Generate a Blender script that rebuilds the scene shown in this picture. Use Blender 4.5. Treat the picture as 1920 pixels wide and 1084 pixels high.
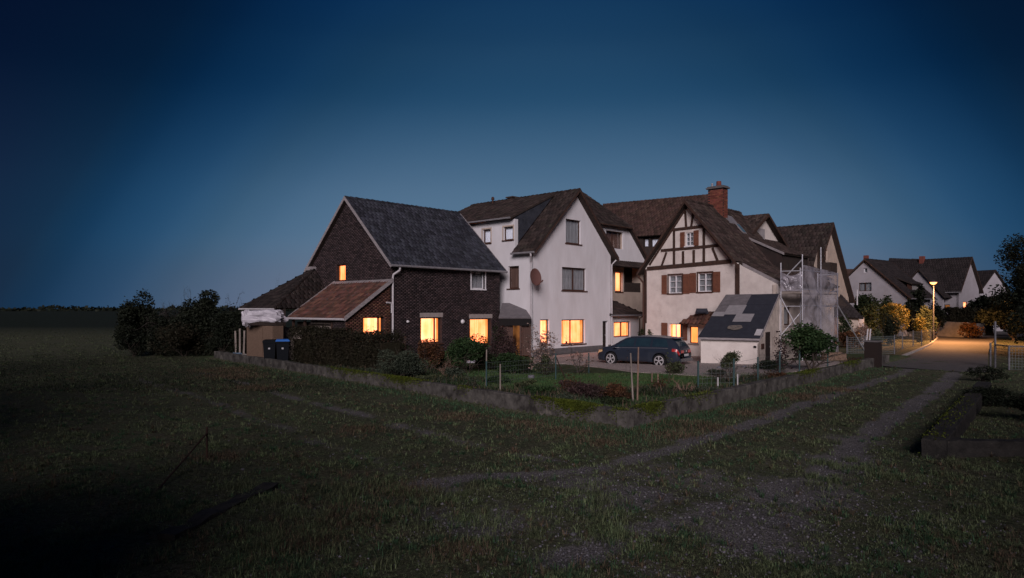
import bpy, math, random
import numpy as np
from mathutils import Vector, Matrix
from mathutils.geometry import tessellate_polygon

for o in list(bpy.data.objects):
    bpy.data.objects.remove(o)
SC = bpy.context.scene
COL = SC.collection
random.seed(7)
R = math.radians

# ------------------------------------------------------------------ camera
H, F, HZ = 2.95, 1280.0, 578.0        # eye height, focal length and horizon row in the 1920 px photograph
cd = bpy.data.cameras.new('camera')
cam = bpy.data.objects.new('camera', cd)
COL.objects.link(cam)
cam.location = (0, 0, H)
cam.rotation_euler = (R(90), 0, 0)
cd.sensor_width = 36
cd.lens = 24.0
cd.shift_y = 36 / 1920.0
cd.clip_start = 0.1
cd.clip_end = 6000
SC.camera = cam

# ------------------------------------------------------------------ dusk sky
w = bpy.data.worlds.new('World')
SC.world = w
w.use_nodes = True
nt = w.node_tree
nt.nodes.clear()
N = nt.nodes.new
L = nt.links.new
out = N('ShaderNodeOutputWorld')
bg = N('ShaderNodeBackground')
tc = N('ShaderNodeTexCoord')
sep = N('ShaderNodeSeparateXYZ')
L(tc.outputs['Generated'], sep.inputs[0])
def s2l(c):
    return tuple((x / 255 / 12.92 if x <= 10 else ((x / 255 + .055) / 1.055) ** 2.4) for x in c)
ramp = N('ShaderNodeValToRGB')
mr = N('ShaderNodeMapRange')
mr.inputs[1].default_value = -0.02
mr.inputs[2].default_value = 0.6
L(sep.outputs[2], mr.inputs[0])
L(mr.outputs[0], ramp.inputs[0])
stops = [(0.032, (99, 112, 136)), (0.121, (97, 115, 139)), (0.194, (90, 118, 145)), (0.323, (78, 109, 138)), (0.477, (48, 85, 117)), (0.606, (37, 74, 107)), (0.69, (31, 69, 105)), (0.84, (28, 62, 98)), (1.0, (28, 62, 98))]
cr = ramp.color_ramp
cr.interpolation = 'CARDINAL'
while len(cr.elements) < len(stops):
    cr.elements.new(0.5)
for e, (p, c) in zip(cr.elements, stops):
    e.position = p
    e.color = (*s2l(c), 1)
# the glow is strongest over the village and falls off along the horizon to both sides
vn = N('ShaderNodeVectorMath'); vn.operation = 'MULTIPLY'
vn.inputs[1].default_value = (1, 1, 0)
L(tc.outputs['Generated'], vn.inputs[0])
vm = N('ShaderNodeVectorMath'); vm.operation = 'NORMALIZE'
L(vn.outputs[0], vm.inputs[0])
vd = N('ShaderNodeVectorMath'); vd.operation = 'DOT_PRODUCT'
vd.inputs[1].default_value = (math.sin(R(3.5)), math.cos(R(3.5)), 0)
L(vm.outputs[0], vd.inputs[0])
side = N('ShaderNodeValToRGB')
sr = side.color_ramp
sr.interpolation = 'CARDINAL'
sst = [(0.0, (.06, .10, .17)), (.50, (.06, .10, .17)), (.57, (.08, .09, .165)), (.694, (.075, .16, .24)), (.7375, (.10, .26, .39)), (.7875, (.24, .44, .58)), (.825, (.45, .60, .68)), (.855, (.66, .76, .82)), (.891, (.89, .92, .94)), (.95, (1, 1, 1)), (1.0, (1, 1, 1))]
while len(sr.elements) < len(sst):
    sr.elements.new(0.5)
for e, (p, c) in zip(sr.elements, sst):
    e.position = p
    e.color = (*c, 1)
mr2 = N('ShaderNodeMapRange')
mr2.inputs[1].default_value = -1.0
mr2.inputs[2].default_value = 1.0
L(vd.outputs['Value'], mr2.inputs[0])
mr3 = N('ShaderNodeMapRange')      # stretch the front quarter of the horizon over the ramp
mr3.inputs[1].default_value = 0.2
mr3.inputs[2].default_value = 1.0
fall = N('ShaderNodeMath'); fall.operation = 'MULTIPLY_ADD'; fall.inputs[1].default_value = -.32
L(sep.outputs[2], fall.inputs[0]); L(vd.outputs['Value'], fall.inputs[2])
L(fall.outputs[0], mr3.inputs[0])
L(mr3.outputs[0], side.inputs[0])
mul = N('ShaderNodeMix'); mul.data_type = 'RGBA'; mul.blend_type = 'MULTIPLY'
mul.inputs[0].default_value = 1.0
L(ramp.outputs[0], mul.inputs[6])
L(side.outputs[0], mul.inputs[7])
L(mul.outputs[2], bg.inputs[0])
bg.inputs[1].default_value = 1.0
L(bg.outputs[0], out.inputs[0])

# ------------------------------------------------------------------ afterglow: low, very soft light from behind the camera
ld = bpy.data.lights.new('afterglow', 'SUN')
ld.energy = 2.5
ld.angle = R(24)
ld.color = (1.0, .875, .93)
lo = bpy.data.objects.new('afterglow', ld)
COL.objects.link(lo)
AZ, EL = R(5), R(21.5)                  # comes from behind, slightly to the left
dsun = Vector((math.sin(AZ) * math.cos(EL), math.cos(AZ) * math.cos(EL), -math.sin(EL)))
lo.rotation_euler = dsun.to_track_quat('-Z', 'Y').to_euler()

SC.view_settings.view_transform = 'Standard'
SC.view_settings.look = 'None'
SC.view_settings.exposure = 0.0
SC.view_settings.gamma = 1.0
SC.view_settings.use_curve_mapping = False
SC.render.engine = 'CYCLES'
SC.cycles.use_denoising = True
SC.cycles.max_bounces = 6
SC.cycles.transparent_max_bounces = 12
SC.cycles.sample_clamp_indirect = 3.0

# ------------------------------------------------------------------ helpers
def P(px, py, Y):
    """photograph pixel at depth Y -> point in the world"""
    return Vector(((px - 960) / F * Y, Y, H - (py - HZ) / F * Y))
def G(px, py):
    Y = H * F / (py - HZ)
    return Vector(((px - 960) / F * Y, Y, 0))
def V(*a):
    return Vector(a)
def v3(p, z=0.0):
    return Vector((p[0], p[1], z))

class MB:
    def __init__(s):
        s.v = []; s.f = []; s.m = []
    def add(s, vs, fs, m=0):
        b = len(s.v)
        s.v += [tuple(x) for x in vs]
        s.f += [tuple(b + i for i in f) for f in fs]
        s.m += [m] * len(fs)
        return s
    def obox(s, o, ex, ey, ez, m=0):
        o = Vector(o); ex = Vector(ex); ey = Vector(ey); ez = Vector(ez)
        vs = [o, o + ex, o + ex + ey, o + ey, o + ez, o + ex + ez, o + ex + ey + ez, o + ey + ez]
        return s.add(vs, [(0, 3, 2, 1), (4, 5, 6, 7), (0, 1, 5, 4), (1, 2, 6, 5), (2, 3, 7, 6), (3, 0, 4, 7)], m)
    def cbox(s, c, sx, sy, sz, a=0.0, m=0):
        ca, sa = math.cos(a), math.sin(a)
        ex = Vector((ca, sa, 0)) * sx; ey = Vector((-sa, ca, 0)) * sy; ez = Vector((0, 0, sz))
        return s.obox(Vector(c) - ex / 2 - ey / 2, ex, ey, ez, m)
    def beam(s, a, b, wd, th, up=(0, 0, 1), m=0):
        a = Vector(a); b = Vector(b); d = (b - a)
        n = d.cross(Vector(up))
        if n.length < 1e-6: n = d.cross(Vector((1, 0, 0)))
        n = n.normalized() * wd
        u = d.cross(n).normalized() * th
        return s.obox(a - n / 2 - u / 2, d, n, u, m)
    def tube(s, pts, r, n=8, m=0, cap=True):
        pts = [Vector(p) for p in pts]
        if not isinstance(r, (list, tuple)): r = [r] * len(pts)
        vs = []; fs = []
        ref = None
        for i, p in enumerate(pts):
            d = (pts[min(i + 1, len(pts) - 1)] - pts[max(i - 1, 0)]).normalized()
            if ref is None:
                ref = d.orthogonal().normalized()
            ref = (ref - d * ref.dot(d))
            if ref.length < 1e-5: ref = d.orthogonal()
            ref.normalize()
            o = d.cross(ref)
            for k in range(n):
                a = 2 * math.pi * k / n
                vs.append(p + ref * math.cos(a) * r[i] + o * math.sin(a) * r[i])
        for i in range(len(pts) - 1):
            for k in range(n):
                fs.append((i * n + k, i * n + (k + 1) % n, (i + 1) * n + (k + 1) % n, (i + 1) * n + k))
        if cap:
            fs.append(tuple(range(n))[::-1]); fs.append(tuple((len(pts) - 1) * n + k for k in range(n)))
        return s.add(vs, fs, m)
    def slab(s, pts, off, m=0):
        """flat polygon pts pushed through by vector off"""
        pts = [Vector(p) for p in pts]; off = Vector(off); n = len(pts)
        fs = [tuple(range(n)), tuple(range(n, 2 * n))[::-1]] + [(i, i + n, (i + 1) % n + n, (i + 1) % n) for i in range(n)]
        return s.add(pts + [p + off for p in pts], fs, m)
    def build(s, name, mats, parent=None, smooth=False, kind=None):
        me = bpy.data.meshes.new(name)
        org = root_loc(parent)
        me.from_pydata([(x - org[0], y - org[1], z - org[2]) for x, y, z in s.v], [], s.f)
        if not isinstance(mats, (list, tuple)): mats = [mats]
        for mt in mats: me.materials.append(mt)
        me.polygons.foreach_set('material_index', s.m)
        if smooth: me.polygons.foreach_set('use_smooth', [True] * len(s.f))
        me.update()
        return link(name, me, parent, kind)

def root_loc(o):
    while o is not None and o.parent is not None: o = o.parent
    return tuple(o.location) if o is not None else (0, 0, 0)
def link(name, me, parent=None, kind=None):
    o = bpy.data.objects.new(name, me)
    COL.objects.link(o)
    if parent is not None: o.parent = parent
    if kind: o['kind'] = kind
    return o
def thing(name, label, cat, loc=(0, 0, 0), group=None):
    o = bpy.data.objects.new(name, None)
    o.empty_display_size = .3
    COL.objects.link(o)
    o.location = loc
    o['label'] = label; o['category'] = cat
    if group: o['group'] = group
    return o
def tag(o, label, cat, group=None):
    o['label'] = label; o['category'] = cat
    if group: o['group'] = group
    return o
def npmesh(name, verts, quads, mat, parent=None, kind=None):
    """verts (n,3), quads (m,3 or 4) -> object"""
    verts = np.asarray(verts, np.float32); quads = np.asarray(quads, np.int32)
    org = np.array(root_loc(parent), np.float32)
    me = bpy.data.meshes.new(name)
    k = quads.shape[1]
    me.vertices.add(len(verts)); me.vertices.foreach_set('co', (verts - org).ravel())
    me.loops.add(quads.size); me.loops.foreach_set('vertex_index', quads.ravel())
    me.polygons.add(len(quads))
    me.polygons.foreach_set('loop_start', np.arange(0, quads.size, k, dtype=np.int32))
    me.update(calc_edges=True)
    mats = mat if isinstance(mat, (list, tuple)) else [mat]
    for mt in mats: me.materials.append(mt)
    return link(name, me, parent, kind)

# ------------------------------------------------------------------ materials
def mat(name, c1, c2=None, rough=.85, scale=6.0, detail=5, lo=.35, hi=.65, bump=0.0, bscale=None, island=0.0, metal=0.0,
        spec=.25, stretch=None, c3=None, s3=1.0, a3=.55, trans=0.0):
    m = bpy.data.materials.new(name); m.use_nodes = True
    nt = m.node_tree; nt.nodes.clear(); N = nt.nodes.new; Lk = nt.links.new
    out = N('ShaderNodeOutputMaterial'); b = N('ShaderNodeBsdfPrincipled')
    b.inputs['Roughness'].default_value = rough
    b.inputs['Metallic'].default_value = metal
    b.inputs['Specular IOR Level'].default_value = spec
    tc = N('ShaderNodeTexCoord'); mp = N('ShaderNodeMapping')
    if stretch: mp.inputs['Scale'].default_value = stretch
    Lk(tc.outputs['Object'], mp.inputs[0])
    def noise(sc, det=detail):
        n = N('ShaderNodeTexNoise'); n.inputs['Scale'].default_value = sc; n.inputs['Detail'].default_value = det
        n.inputs['Roughness'].default_value = .62
        Lk(mp.outputs[0], n.inputs['Vector']); return n
    def mix(fac, A, B, t='MIX'):
        x = N('ShaderNodeMix'); x.data_type = 'RGBA'; x.blend_type = t
        if isinstance(fac, float): x.inputs[0].default_value = fac
        else: Lk(fac, x.inputs[0])
        for i, q in ((6, A), (7, B)):
            if isinstance(q, tuple): x.inputs[i].default_value = (*q, 1)
            else: Lk(q, x.inputs[i])
        return x.outputs[2]
    def rng(sock, a, bb, c=0.0, d=1.0):
        r = N('ShaderNodeMapRange'); r.inputs[1].default_value = a; r.inputs[2].default_value = bb
        r.inputs[3].default_value = c; r.inputs[4].default_value = d
        Lk(sock, r.inputs[0]); return r.outputs[0]
    col = mix(rng(noise(scale).outputs[0], lo, hi), c1, c2 or c1)
    if c3:
        col = mix(rng(noise(s3, 3).outputs[0], a3, a3 + .1), col, c3)
    if island:
        g = N('ShaderNodeNewGeometry')
        h = N('ShaderNodeHueSaturation')
        Lk(rng(g.outputs['Random Per Island'], 0, 1, 1 - island, 1 + island), h.inputs['Value'])
        wn = N('ShaderNodeTexWhiteNoise'); wn.noise_dimensions = '1D'
        Lk(g.outputs['Random Per Island'], wn.inputs['W'])
        Lk(rng(wn.outputs[0], 0, 1, .5 - island * .035, .5 + island * .035), h.inputs['Hue'])
        Lk(col, h.inputs['Color']); col = h.outputs[0]
    Lk(col, b.inputs['Base Color'])
    if bump:
        bp = N('ShaderNodeBump'); bp.inputs['Strength'].default_value = bump; bp.inputs['Distance'].default_value = .03
        Lk(noise(bscale or scale * 3, 4).outputs[0], bp.inputs['Height']); Lk(bp.outputs[0], b.inputs['Normal'])
    if trans:
        t = N('ShaderNodeBsdfTranslucent'); Lk(col, t.inputs[0])
        ms = N('ShaderNodeMixShader'); ms.inputs[0].default_value = trans
        Lk(b.outputs[0], ms.inputs[1]); Lk(t.outputs[0], ms.inputs[2]); Lk(ms.outputs[0], out.inputs[0])
    else:
        Lk(b.outputs[0], out.inputs[0])
    return m

def glass(name, tint=(.9, .95, 1), refl=.12, rough=.02):
    m = bpy.data.materials.new(name); m.use_nodes = True
    nt = m.node_tree; nt.nodes.clear(); N = nt.nodes.new; Lk = nt.links.new
    out = N('ShaderNodeOutputMaterial'); t = N('ShaderNodeBsdfTransparent'); g = N('ShaderNodeBsdfGlossy'); mx = N('ShaderNodeMixShader')
    t.inputs[0].default_value = (*tint, 1); g.inputs['Roughness'].default_value = rough
    lw = N('ShaderNodeLayerWeight'); lw.inputs[0].default_value = .5
    pw = N('ShaderNodeMath'); pw.operation = 'POWER'; pw.inputs[1].default_value = 4; Lk(lw.outputs['Facing'], pw.inputs[0])
    ad = N('ShaderNodeMath'); ad.operation = 'ADD'; ad.use_clamp = True; ad.inputs[1].default_value = refl
    Lk(pw.outputs[0], ad.inputs[0])
    Lk(ad.outputs[0], mx.inputs[0]); Lk(t.outputs[0], mx.inputs[1]); Lk(g.outputs[0], mx.inputs[2]); Lk(mx.outputs[0], out.inputs[0])
    return m

M = {}
def flat_glow(name, c):
    m = bpy.data.materials.new(name); m.use_nodes = True; nt = m.node_tree; nt.nodes.clear()
    e = nt.nodes.new('ShaderNodeEmission'); o = nt.nodes.new('ShaderNodeOutputMaterial'); e.inputs[0].default_value = (*c, 1); nt.links.new(e.outputs[0], o.inputs[0]); return m
def glow(name, ca, cb, strength, folds=9.0):
    """a lit room seen through thin curtains: light folds and darker folds"""
    m = bpy.data.materials.new(name); m.use_nodes = True
    nt = m.node_tree; nt.nodes.clear(); N = nt.nodes.new; Lk = nt.links.new
    out = N('ShaderNodeOutputMaterial'); e = N('ShaderNodeEmission'); tc = N('ShaderNodeTexCoord')
    mp = N('ShaderNodeMapping'); mp.inputs['Scale'].default_value = (folds, folds, .35)
    Lk(tc.outputs['Object'], mp.inputs[0])
    n = N('ShaderNodeTexNoise'); n.inputs['Scale'].default_value = 1.0; n.inputs['Detail'].default_value = 4
    Lk(mp.outputs[0], n.inputs['Vector'])
    n2 = N('ShaderNodeTexNoise'); n2.inputs['Scale'].default_value = 1.3; n2.inputs['Detail'].default_value = 2
    Lk(tc.outputs['Object'], n2.inputs['Vector'])
    a = N('ShaderNodeMath'); a.operation = 'ADD'
    Lk(n.outputs[0], a.inputs[0]); Lk(n2.outputs[0], a.inputs[1])
    r = N('ShaderNodeMapRange'); r.inputs[1].default_value = .75; r.inputs[2].default_value = 1.25
    Lk(a.outputs[0], r.inputs[0])
    x = N('ShaderNodeMix'); x.data_type = 'RGBA'
    Lk(r.outputs[0], x.inputs[0]); x.inputs[6].default_value = (*ca, 1); x.inputs[7].default_value = (*cb, 1)
    Lk(x.outputs[2], e.inputs[0]); e.inputs[1].default_value = strength
    Lk(e.outputs[0], out.inputs[0])
    return m

M['lit_shade'] = flat_glow('lit_lamp_shade', (3.2, 2.1, 1.1))
M['brick'] = mat('dark_brick', (.056, .037, .037), (.036, .027, .028), scale=3, island=.5, bump=.4, bscale=40)
M['brick_orange'] = mat('orange_brick', (.125, .055, .035), (.085, .042, .03), scale=3, island=.4, bump=.4, bscale=40)
M['mortar'] = mat('mortar', (.032, .027, .027), (.022, .019, .019), scale=9, bump=.3)
M['slate_tile'] = mat('weathered_grey_tile', (.040, .043, .056), (.022, .024, .032), scale=2.2, island=.45, c3=(.085, .088, .082), s3=14, a3=.60, bump=.3)
M['red_tile'] = mat('red_clay_tile', (.125, .055, .038), (.07, .038, .03), scale=2, island=.4, bump=.3, c3=(.06, .045, .04), s3=5, a3=.56)
M['brown_tile'] = mat('brown_roof_tile', (.042, .029, .025), (.027, .021, .019), scale=2, island=.45, bump=.3, c3=(.045, .041, .03), s3=1.7, a3=.60)
M['mossy_tile'] = mat('old_mossy_tile', (.055, .036, .030), (.036, .026, .023), scale=3, island=.5, bump=.4, c3=(.10, .085, .07), s3=7, a3=.58)
M['annex_tile'] = mat('blackened_tile', (.026, .019, .017), (.016, .013, .012), scale=3, island=.5, bump=.4, c3=(.07, .06, .055), s3=9, a3=.62)
M['rear_tile'] = mat('rear_roof_tile', (.07, .040, .031), (.048, .03, .025), scale=2, island=.35, bump=.3)
M['far_tile'] = mat('far_roof_tile', (.028, .022, .022), (.02, .017, .017), scale=2, island=.3)
M['render'] = mat('white_render', (.71, .70, .71), (.60, .585, .585), scale=.8, stretch=(1.6, 1.6, .5), lo=.3, hi=.7, bump=.12, bscale=60, rough=.95)
M['render_old'] = mat('old_cream_render', (.76, .70, .64), (.62, .56, .51), scale=1.3, bump=.5, bscale=14, rough=.95, c3=(.52, .46, .40), s3=3.5, a3=.66)
M['render_beige'] = mat('beige_render', (.52, .43, .35), (.42, .34, .28), scale=1.2, bump=.3, bscale=30, rough=.95, c3=(.3, .25, .22), s3=2.5, a3=.64)
M['render_stained'] = mat('stained_render', (.60, .52, .45), (.40, .34, .29), scale=1.6, bump=.5, bscale=20, rough=.95, c3=(.20, .17, .15), s3=4, a3=.62)
M['render_far_dimmed'] = mat('far_white_render_dimmed', (.40, .38, .40), (.34, .32, .33), scale=.8, rough=.95)  # white render darkened in colour, imitating the dim edge of the frame
M['plinth'] = mat('grey_plinth', (.13, .12, .12), (.09, .085, .085), scale=4, bump=.3)
M['concrete'] = mat('weathered_concrete', (.125, .118, .106), (.032, .029, .026), scale=2.6, bump=.7, bscale=18, c3=(.17, .155, .13), s3=3.2, a3=.60)
M['concrete_pale'] = mat('pale_concrete', (.34, .31, .28), (.22, .2, .18), scale=2, bump=.3)
M['lintel'] = mat('pale_lintel', (.36, .31, .29), (.28, .24, .22), scale=8)
M['zinc'] = mat('zinc', (.32, .31, .32), (.24, .23, .24), scale=5, rough=.5, metal=.3)
M['zinc_white'] = mat('pale_painted_metal', (.55, .53, .54), (.45, .43, .43), scale=5, rough=.55)
M['board_grey'] = mat('grey_verge_board', (.34, .31, .31), (.22, .20, .2), scale=4, stretch=(1, 1, 4), bump=.3)
M['oak'] = mat('dark_timber', (.075, .042, .030), (.042, .026, .021), scale=5, bump=.5, bscale=26)
M['frame_brown'] = mat('brown_window_frame', (.075, .035, .025), (.055, .028, .02), scale=7, rough=.5)
M['frame_white'] = mat('white_window_frame', (.74, .73, .74), (.66, .65, .66), scale=7, rough=.45)
M['shutter'] = mat('rust_brown_shutter', (.20, .080, .047), (.145, .06, .037), scale=6, rough=.7)
M['shutter_grey'] = mat('grey_shutter', (.36, .34, .34), (.28, .26, .26), scale=6)
M['dark'] = mat('dark_void', (.012, .011, .011), rough=.95)
M['curtain'] = mat('net_curtain', (.42, .40, .38), (.22, .21, .2), scale=9, stretch=(6, 6, .2), trans=.2)
M['curtain_brown'] = mat('brown_curtain', (.16, .085, .06), (.10, .055, .04), scale=7, stretch=(5, 5, .2))
M['blind'] = mat('pale_blind', (.9, .88, .88), (.84, .82, .83), scale=2)
M['door_dark'] = mat('dark_door', (.022, .015, .013), rough=.9)
M['wood_board'] = mat('chipboard', (.20, .135, .095), (.14, .095, .068), scale=16, bump=.3)
M['wood_grey'] = mat('weathered_wood', (.30, .255, .22), (.17, .145, .125), scale=6, stretch=(1, 1, .2), bump=.4)
M['wood_dark'] = mat('dark_boards', (.05, .036, .03), (.03, .023, .02), scale=6)
M['tarp'] = mat('white_tarpaulin', (.56, .54, .58), (.46, .44, .48), scale=3, rough=.45, spec=.5)
M['glass'] = glass('window_glass', refl=.06)
M['glass_car'] = mat('car_glass', (.022, .046, .060), (.015, .032, .045), scale=2.5, rough=.06, spec=.9)  # bluish sky reflection put into the base colour
M['lit'] = glow('lit_room', (3.2, .58, .12), (4.4, 1.05, .42), 1.0)
M['lit_pale'] = glow('lit_room_pale_curtain', (3.2, .60, .14), (4.4, 1.05, .42), 1.0, 14)
M['lit_hot'] = glow('lit_bright_room', (3.8, .82, .20), (5.2, 1.45, .70), 1.0, 5)
M['drape'] = glow('backlit_drape', (1.3, .28, .05), (2.2, .68, .18), 1.0, 16)
M['lit_dim'] = glow('dim_lit_room', (.05, .018, .01), (.75, .26, .07), .55, 4)
M['lit_orange'] = glow('lit_orange_passage', (2.0, .48, .10), (2.6, .72, .18), 1.0, 6)
M['dish'] = mat('brown_dish', (.15, .075, .065), (.13, .065, .055), scale=3, rough=.6)
M['chimney'] = mat('red_chimney_brick', (.20, .065, .042), (.14, .05, .035), scale=4, island=.3, bump=.3)
M['bitumen'] = mat('bitumen_sheet', (.035, .038, .05), (.026, .028, .038), scale=4, rough=.75, bump=.15)
M['bitumen_light'] = mat('light_repair_sheet', (.30, .285, .29), (.24, .23, .235), scale=4, rough=.8)
M['bitumen_mid'] = mat('faded_repair_sheet', (.17, .155, .16), (.12, .11, .115), scale=4, rough=.8)
M['asphalt'] = mat('asphalt', (.115, .105, .10), (.085, .08, .078), scale=3, rough=.85, bump=.3, bscale=60)
M['old_edging'] = mat('blackened_edging', (.045, .042, .038), (.02, .019, .018), scale=4, bump=.9, bscale=20, c3=(.075, .07, .06), s3=6, a3=.64)
M['kerb'] = mat('kerb_concrete', (.36, .34, .33), (.26, .25, .24), scale=3)
M['drive'] = mat('gravel_drive', (.46, .39, .36), (.22, .185, .17), scale=26, detail=3, lo=.4, hi=.6, rough=.95, bump=.8, bscale=26)
M['pebble'] = mat('pebble', (.17, .165, .185), (.10, .097, .11), scale=9, island=.5)
M['lamp_pole'] = mat('dull_lamp_pole', (.07, .07, .078), rough=.7)
M['post_grey'] = mat('weathered_grey_post', (.14, .14, .155), (.09, .09, .10), scale=5, rough=.6)
M['steel'] = mat('galvanised_steel', (.50, .50, .53), (.38, .38, .40), scale=9, rough=.45, metal=.35, spec=.4)
M['post_green'] = mat('green_coated_post', (.035, .075, .075), rough=.6)
M['wire'] = mat('fence_wire', (.11, .13, .13), rough=.6)
M['bin'] = mat('dark_bin_plastic', (.010, .012, .015), rough=.8, spec=.08)
M['bin_blue'] = mat('blue_plastic', (.035, .16, .52), rough=.5)
M['paint'] = mat('blue_grey_car_paint', (.024, .031, .046), rough=.25, spec=.6)
M['chrome'] = mat('silver_trim', (.55, .54, .55), rough=.25, metal=.7)
M['alloy'] = mat('alloy_wheel', (.62, .60, .60), rough=.35, metal=.4)
M['rubber'] = mat('rubber', (.014, .014, .015), rough=.8)
M['tail'] = mat('red_tail_lamp', (.42, .02, .018), rough=.25, spec=.6)
M['headlamp'] = mat('headlamp_glass', (.95, .62, .30), rough=.15, spec=.8)
M['plate'] = mat('number_plate', (.45, .45, .47), rough=.5)
M['lamp_glass'] = mat('lamp_glass', (.7, .68, .68), rough=.3)
M['bark'] = mat('bark', (.075, .058, .047), (.045, .036, .03), scale=12, bump=.5)
M['twig'] = mat('bare_twigs', (.06, .047, .042), (.04, .033, .03), scale=5)
M['twig_pale'] = mat('pale_canes', (.26, .17, .125), (.17, .115, .09), scale=5)
M['stalk_dark'] = mat('dark_stalks', (.075, .048, .04), (.05, .034, .03), scale=5)
def leaf(name, c1, c2, isl=.5):
    return mat(name, c1, c2, scale=1.2, island=isl, rough=.7, spec=.2, trans=.25)
M['leaf_dark'] = leaf('dark_evergreen_leaf', (.020, .030, .014), (.032, .046, .018))
M['leaf_black'] = leaf('blackish_conifer_needles', (.013, .018, .011), (.020, .025, .014))  # very dark green foliage
M['leaf_green'] = leaf('green_leaf', (.024, .050, .018), (.042, .076, .026))
M['leaf_olive'] = leaf('olive_leaf', (.075, .088, .040), (.052, .064, .034))
M['leaf_grey'] = leaf('grey_green_leaf', (.070, .086, .056), (.045, .060, .042))
M['leaf_rust'] = leaf('rusty_autumn_leaf', (.11, .050, .022), (.06, .035, .02))
M['leaf_yellow'] = leaf('yellow_autumn_leaf', (.13, .10, .022), (.07, .065, .018))
M['leaf_pink'] = leaf('pale_pinkish_leaf', (.34, .24, .20), (.16, .12, .09))
M['leaf_purple'] = leaf('purple_brown_leaf', (.070, .040, .040), (.045, .032, .028))
M['moss'] = leaf('moss', (.12, .15, .020), (.065, .085, .016), .5)
M['hedge_brown'] = leaf('brown_hedge_leaf', (.034, .028, .017), (.024, .024, .013))
# ------------------------------------------------------------------ ground
CRN = np.array([2.76, 16.4]); A_L = np.array([-.655, .756]); A_R = np.array([.655, .755])
_inv = np.linalg.inv(np.array([A_L, A_R]).T)
def wall_coords(x, y):
    """along the left arm, along the right arm of the garden wall, from its corner"""
    x = np.asarray(x, float) - CRN[0]; y = np.asarray(y, float) - CRN[1]
    return _inv[0, 0] * x + _inv[0, 1] * y, _inv[1, 0] * x + _inv[1, 1] * y
def gh(x, y):
    s, t = wall_coords(x, y)
    d = np.minimum(s, t)
    ins = np.clip(d / .12, 0, 1) * np.clip((34 - np.maximum(s, t)) / 4, 0, 1)
    h = .26 * np.clip(1 - (d - .2) / 11, 0, 1)
    base = .035 * np.sin(x * .9 + 1.3 * np.sin(y * .6)) * np.sin(y * .75 + .8 * np.sin(x * .5)) + .02 * np.sin(x * 2.7 + y * 1.9)
    out = np.where(np.asarray(y) < 60, base, 0)
    return ins * h + (1 - ins) * out
def polydist(x, y, pts):
    d = np.full(np.shape(x), 1e9)
    for (ax, ay), (bx, by) in zip(pts[:-1], pts[1:]):
        dx, dy = bx - ax, by - ay
        t = np.clip(((x - ax) * dx + (y - ay) * dy) / (dx * dx + dy * dy), 0, 1)
        d = np.minimum(d, np.hypot(x - ax - t * dx, y - ay - t * dy))
    return d
RUTS = [[(-14, 31), (-9, 25), (-5.4, 20.4), (-1.05, 15.0), (1.5, 12.7), (3.5, 10.5), (5, 8)],
        [(-16, 29), (-9, 21), (-3.9, 14.75), (-1.2, 11.5), (0.6, 9.4), (2, 7)],
        [(-1.5, 11.6), (1.2, 12.4), (3.0, 13.9), (8.0, 19.7), (13, 25.6), (18.3, 31.7), (20, 34)],
        [(.5, 8.0), (3.2, 10.2), (5.9, 12.6), (7.6, 15.2), (11.3, 19.7), (16, 25.5), (20.1, 31), (22, 33.5)]]
BLOBS = [(2.2, 11.3, 2.0), (6.3, 13.2, 1.3), (5.0, 11.0, 1.7), (-.6, 9.6, 1.2), (3.2, 9.2, 1.6), (7.9, 15.6, .9)]
def wear(x, y):
    w = np.zeros(np.shape(x))
    for r, g in zip(RUTS, (.50, .42, .85, .95)):
        w = np.maximum(w, g * np.exp(-(polydist(x, y, r) / .34) ** 2))
    for bx, by, br in BLOBS:
        w = np.maximum(w, .62 * np.exp(-((x - bx) ** 2 + (y - by) ** 2) / br ** 2))
    n = .5 + .28 * np.sin(x * 2.1 + 1.7 * np.sin(y * 1.6)) + .22 * np.sin(y * 3.3 + 1.9 * np.sin(x * 2.9 + y))
    return np.clip(w * (.45 + .95 * n), 0, 1)
BEDS = [(0.9, 21.6, 3.6, 1.3), (4.3, 22.3, 2.6, 1.2), (-3.5, 26, 2.6, 1.6), (8.8, 25.4, 1.5, .8), (-5.5, 30, 3.2, 2.2), (-1.5, 33.5, 3.0, 1.8), (12.5, 31.0, 2.0, 1.0), (14.2, 33.2, 1.8, 1.0)]
def soil(x, y):
    w = np.zeros(np.shape(x))
    for bx, by, a, b in BEDS:
        w = np.maximum(w, np.exp(-(((x - bx) / a) ** 2 + ((y - by) / b) ** 2) ** 2))
    return w

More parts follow.
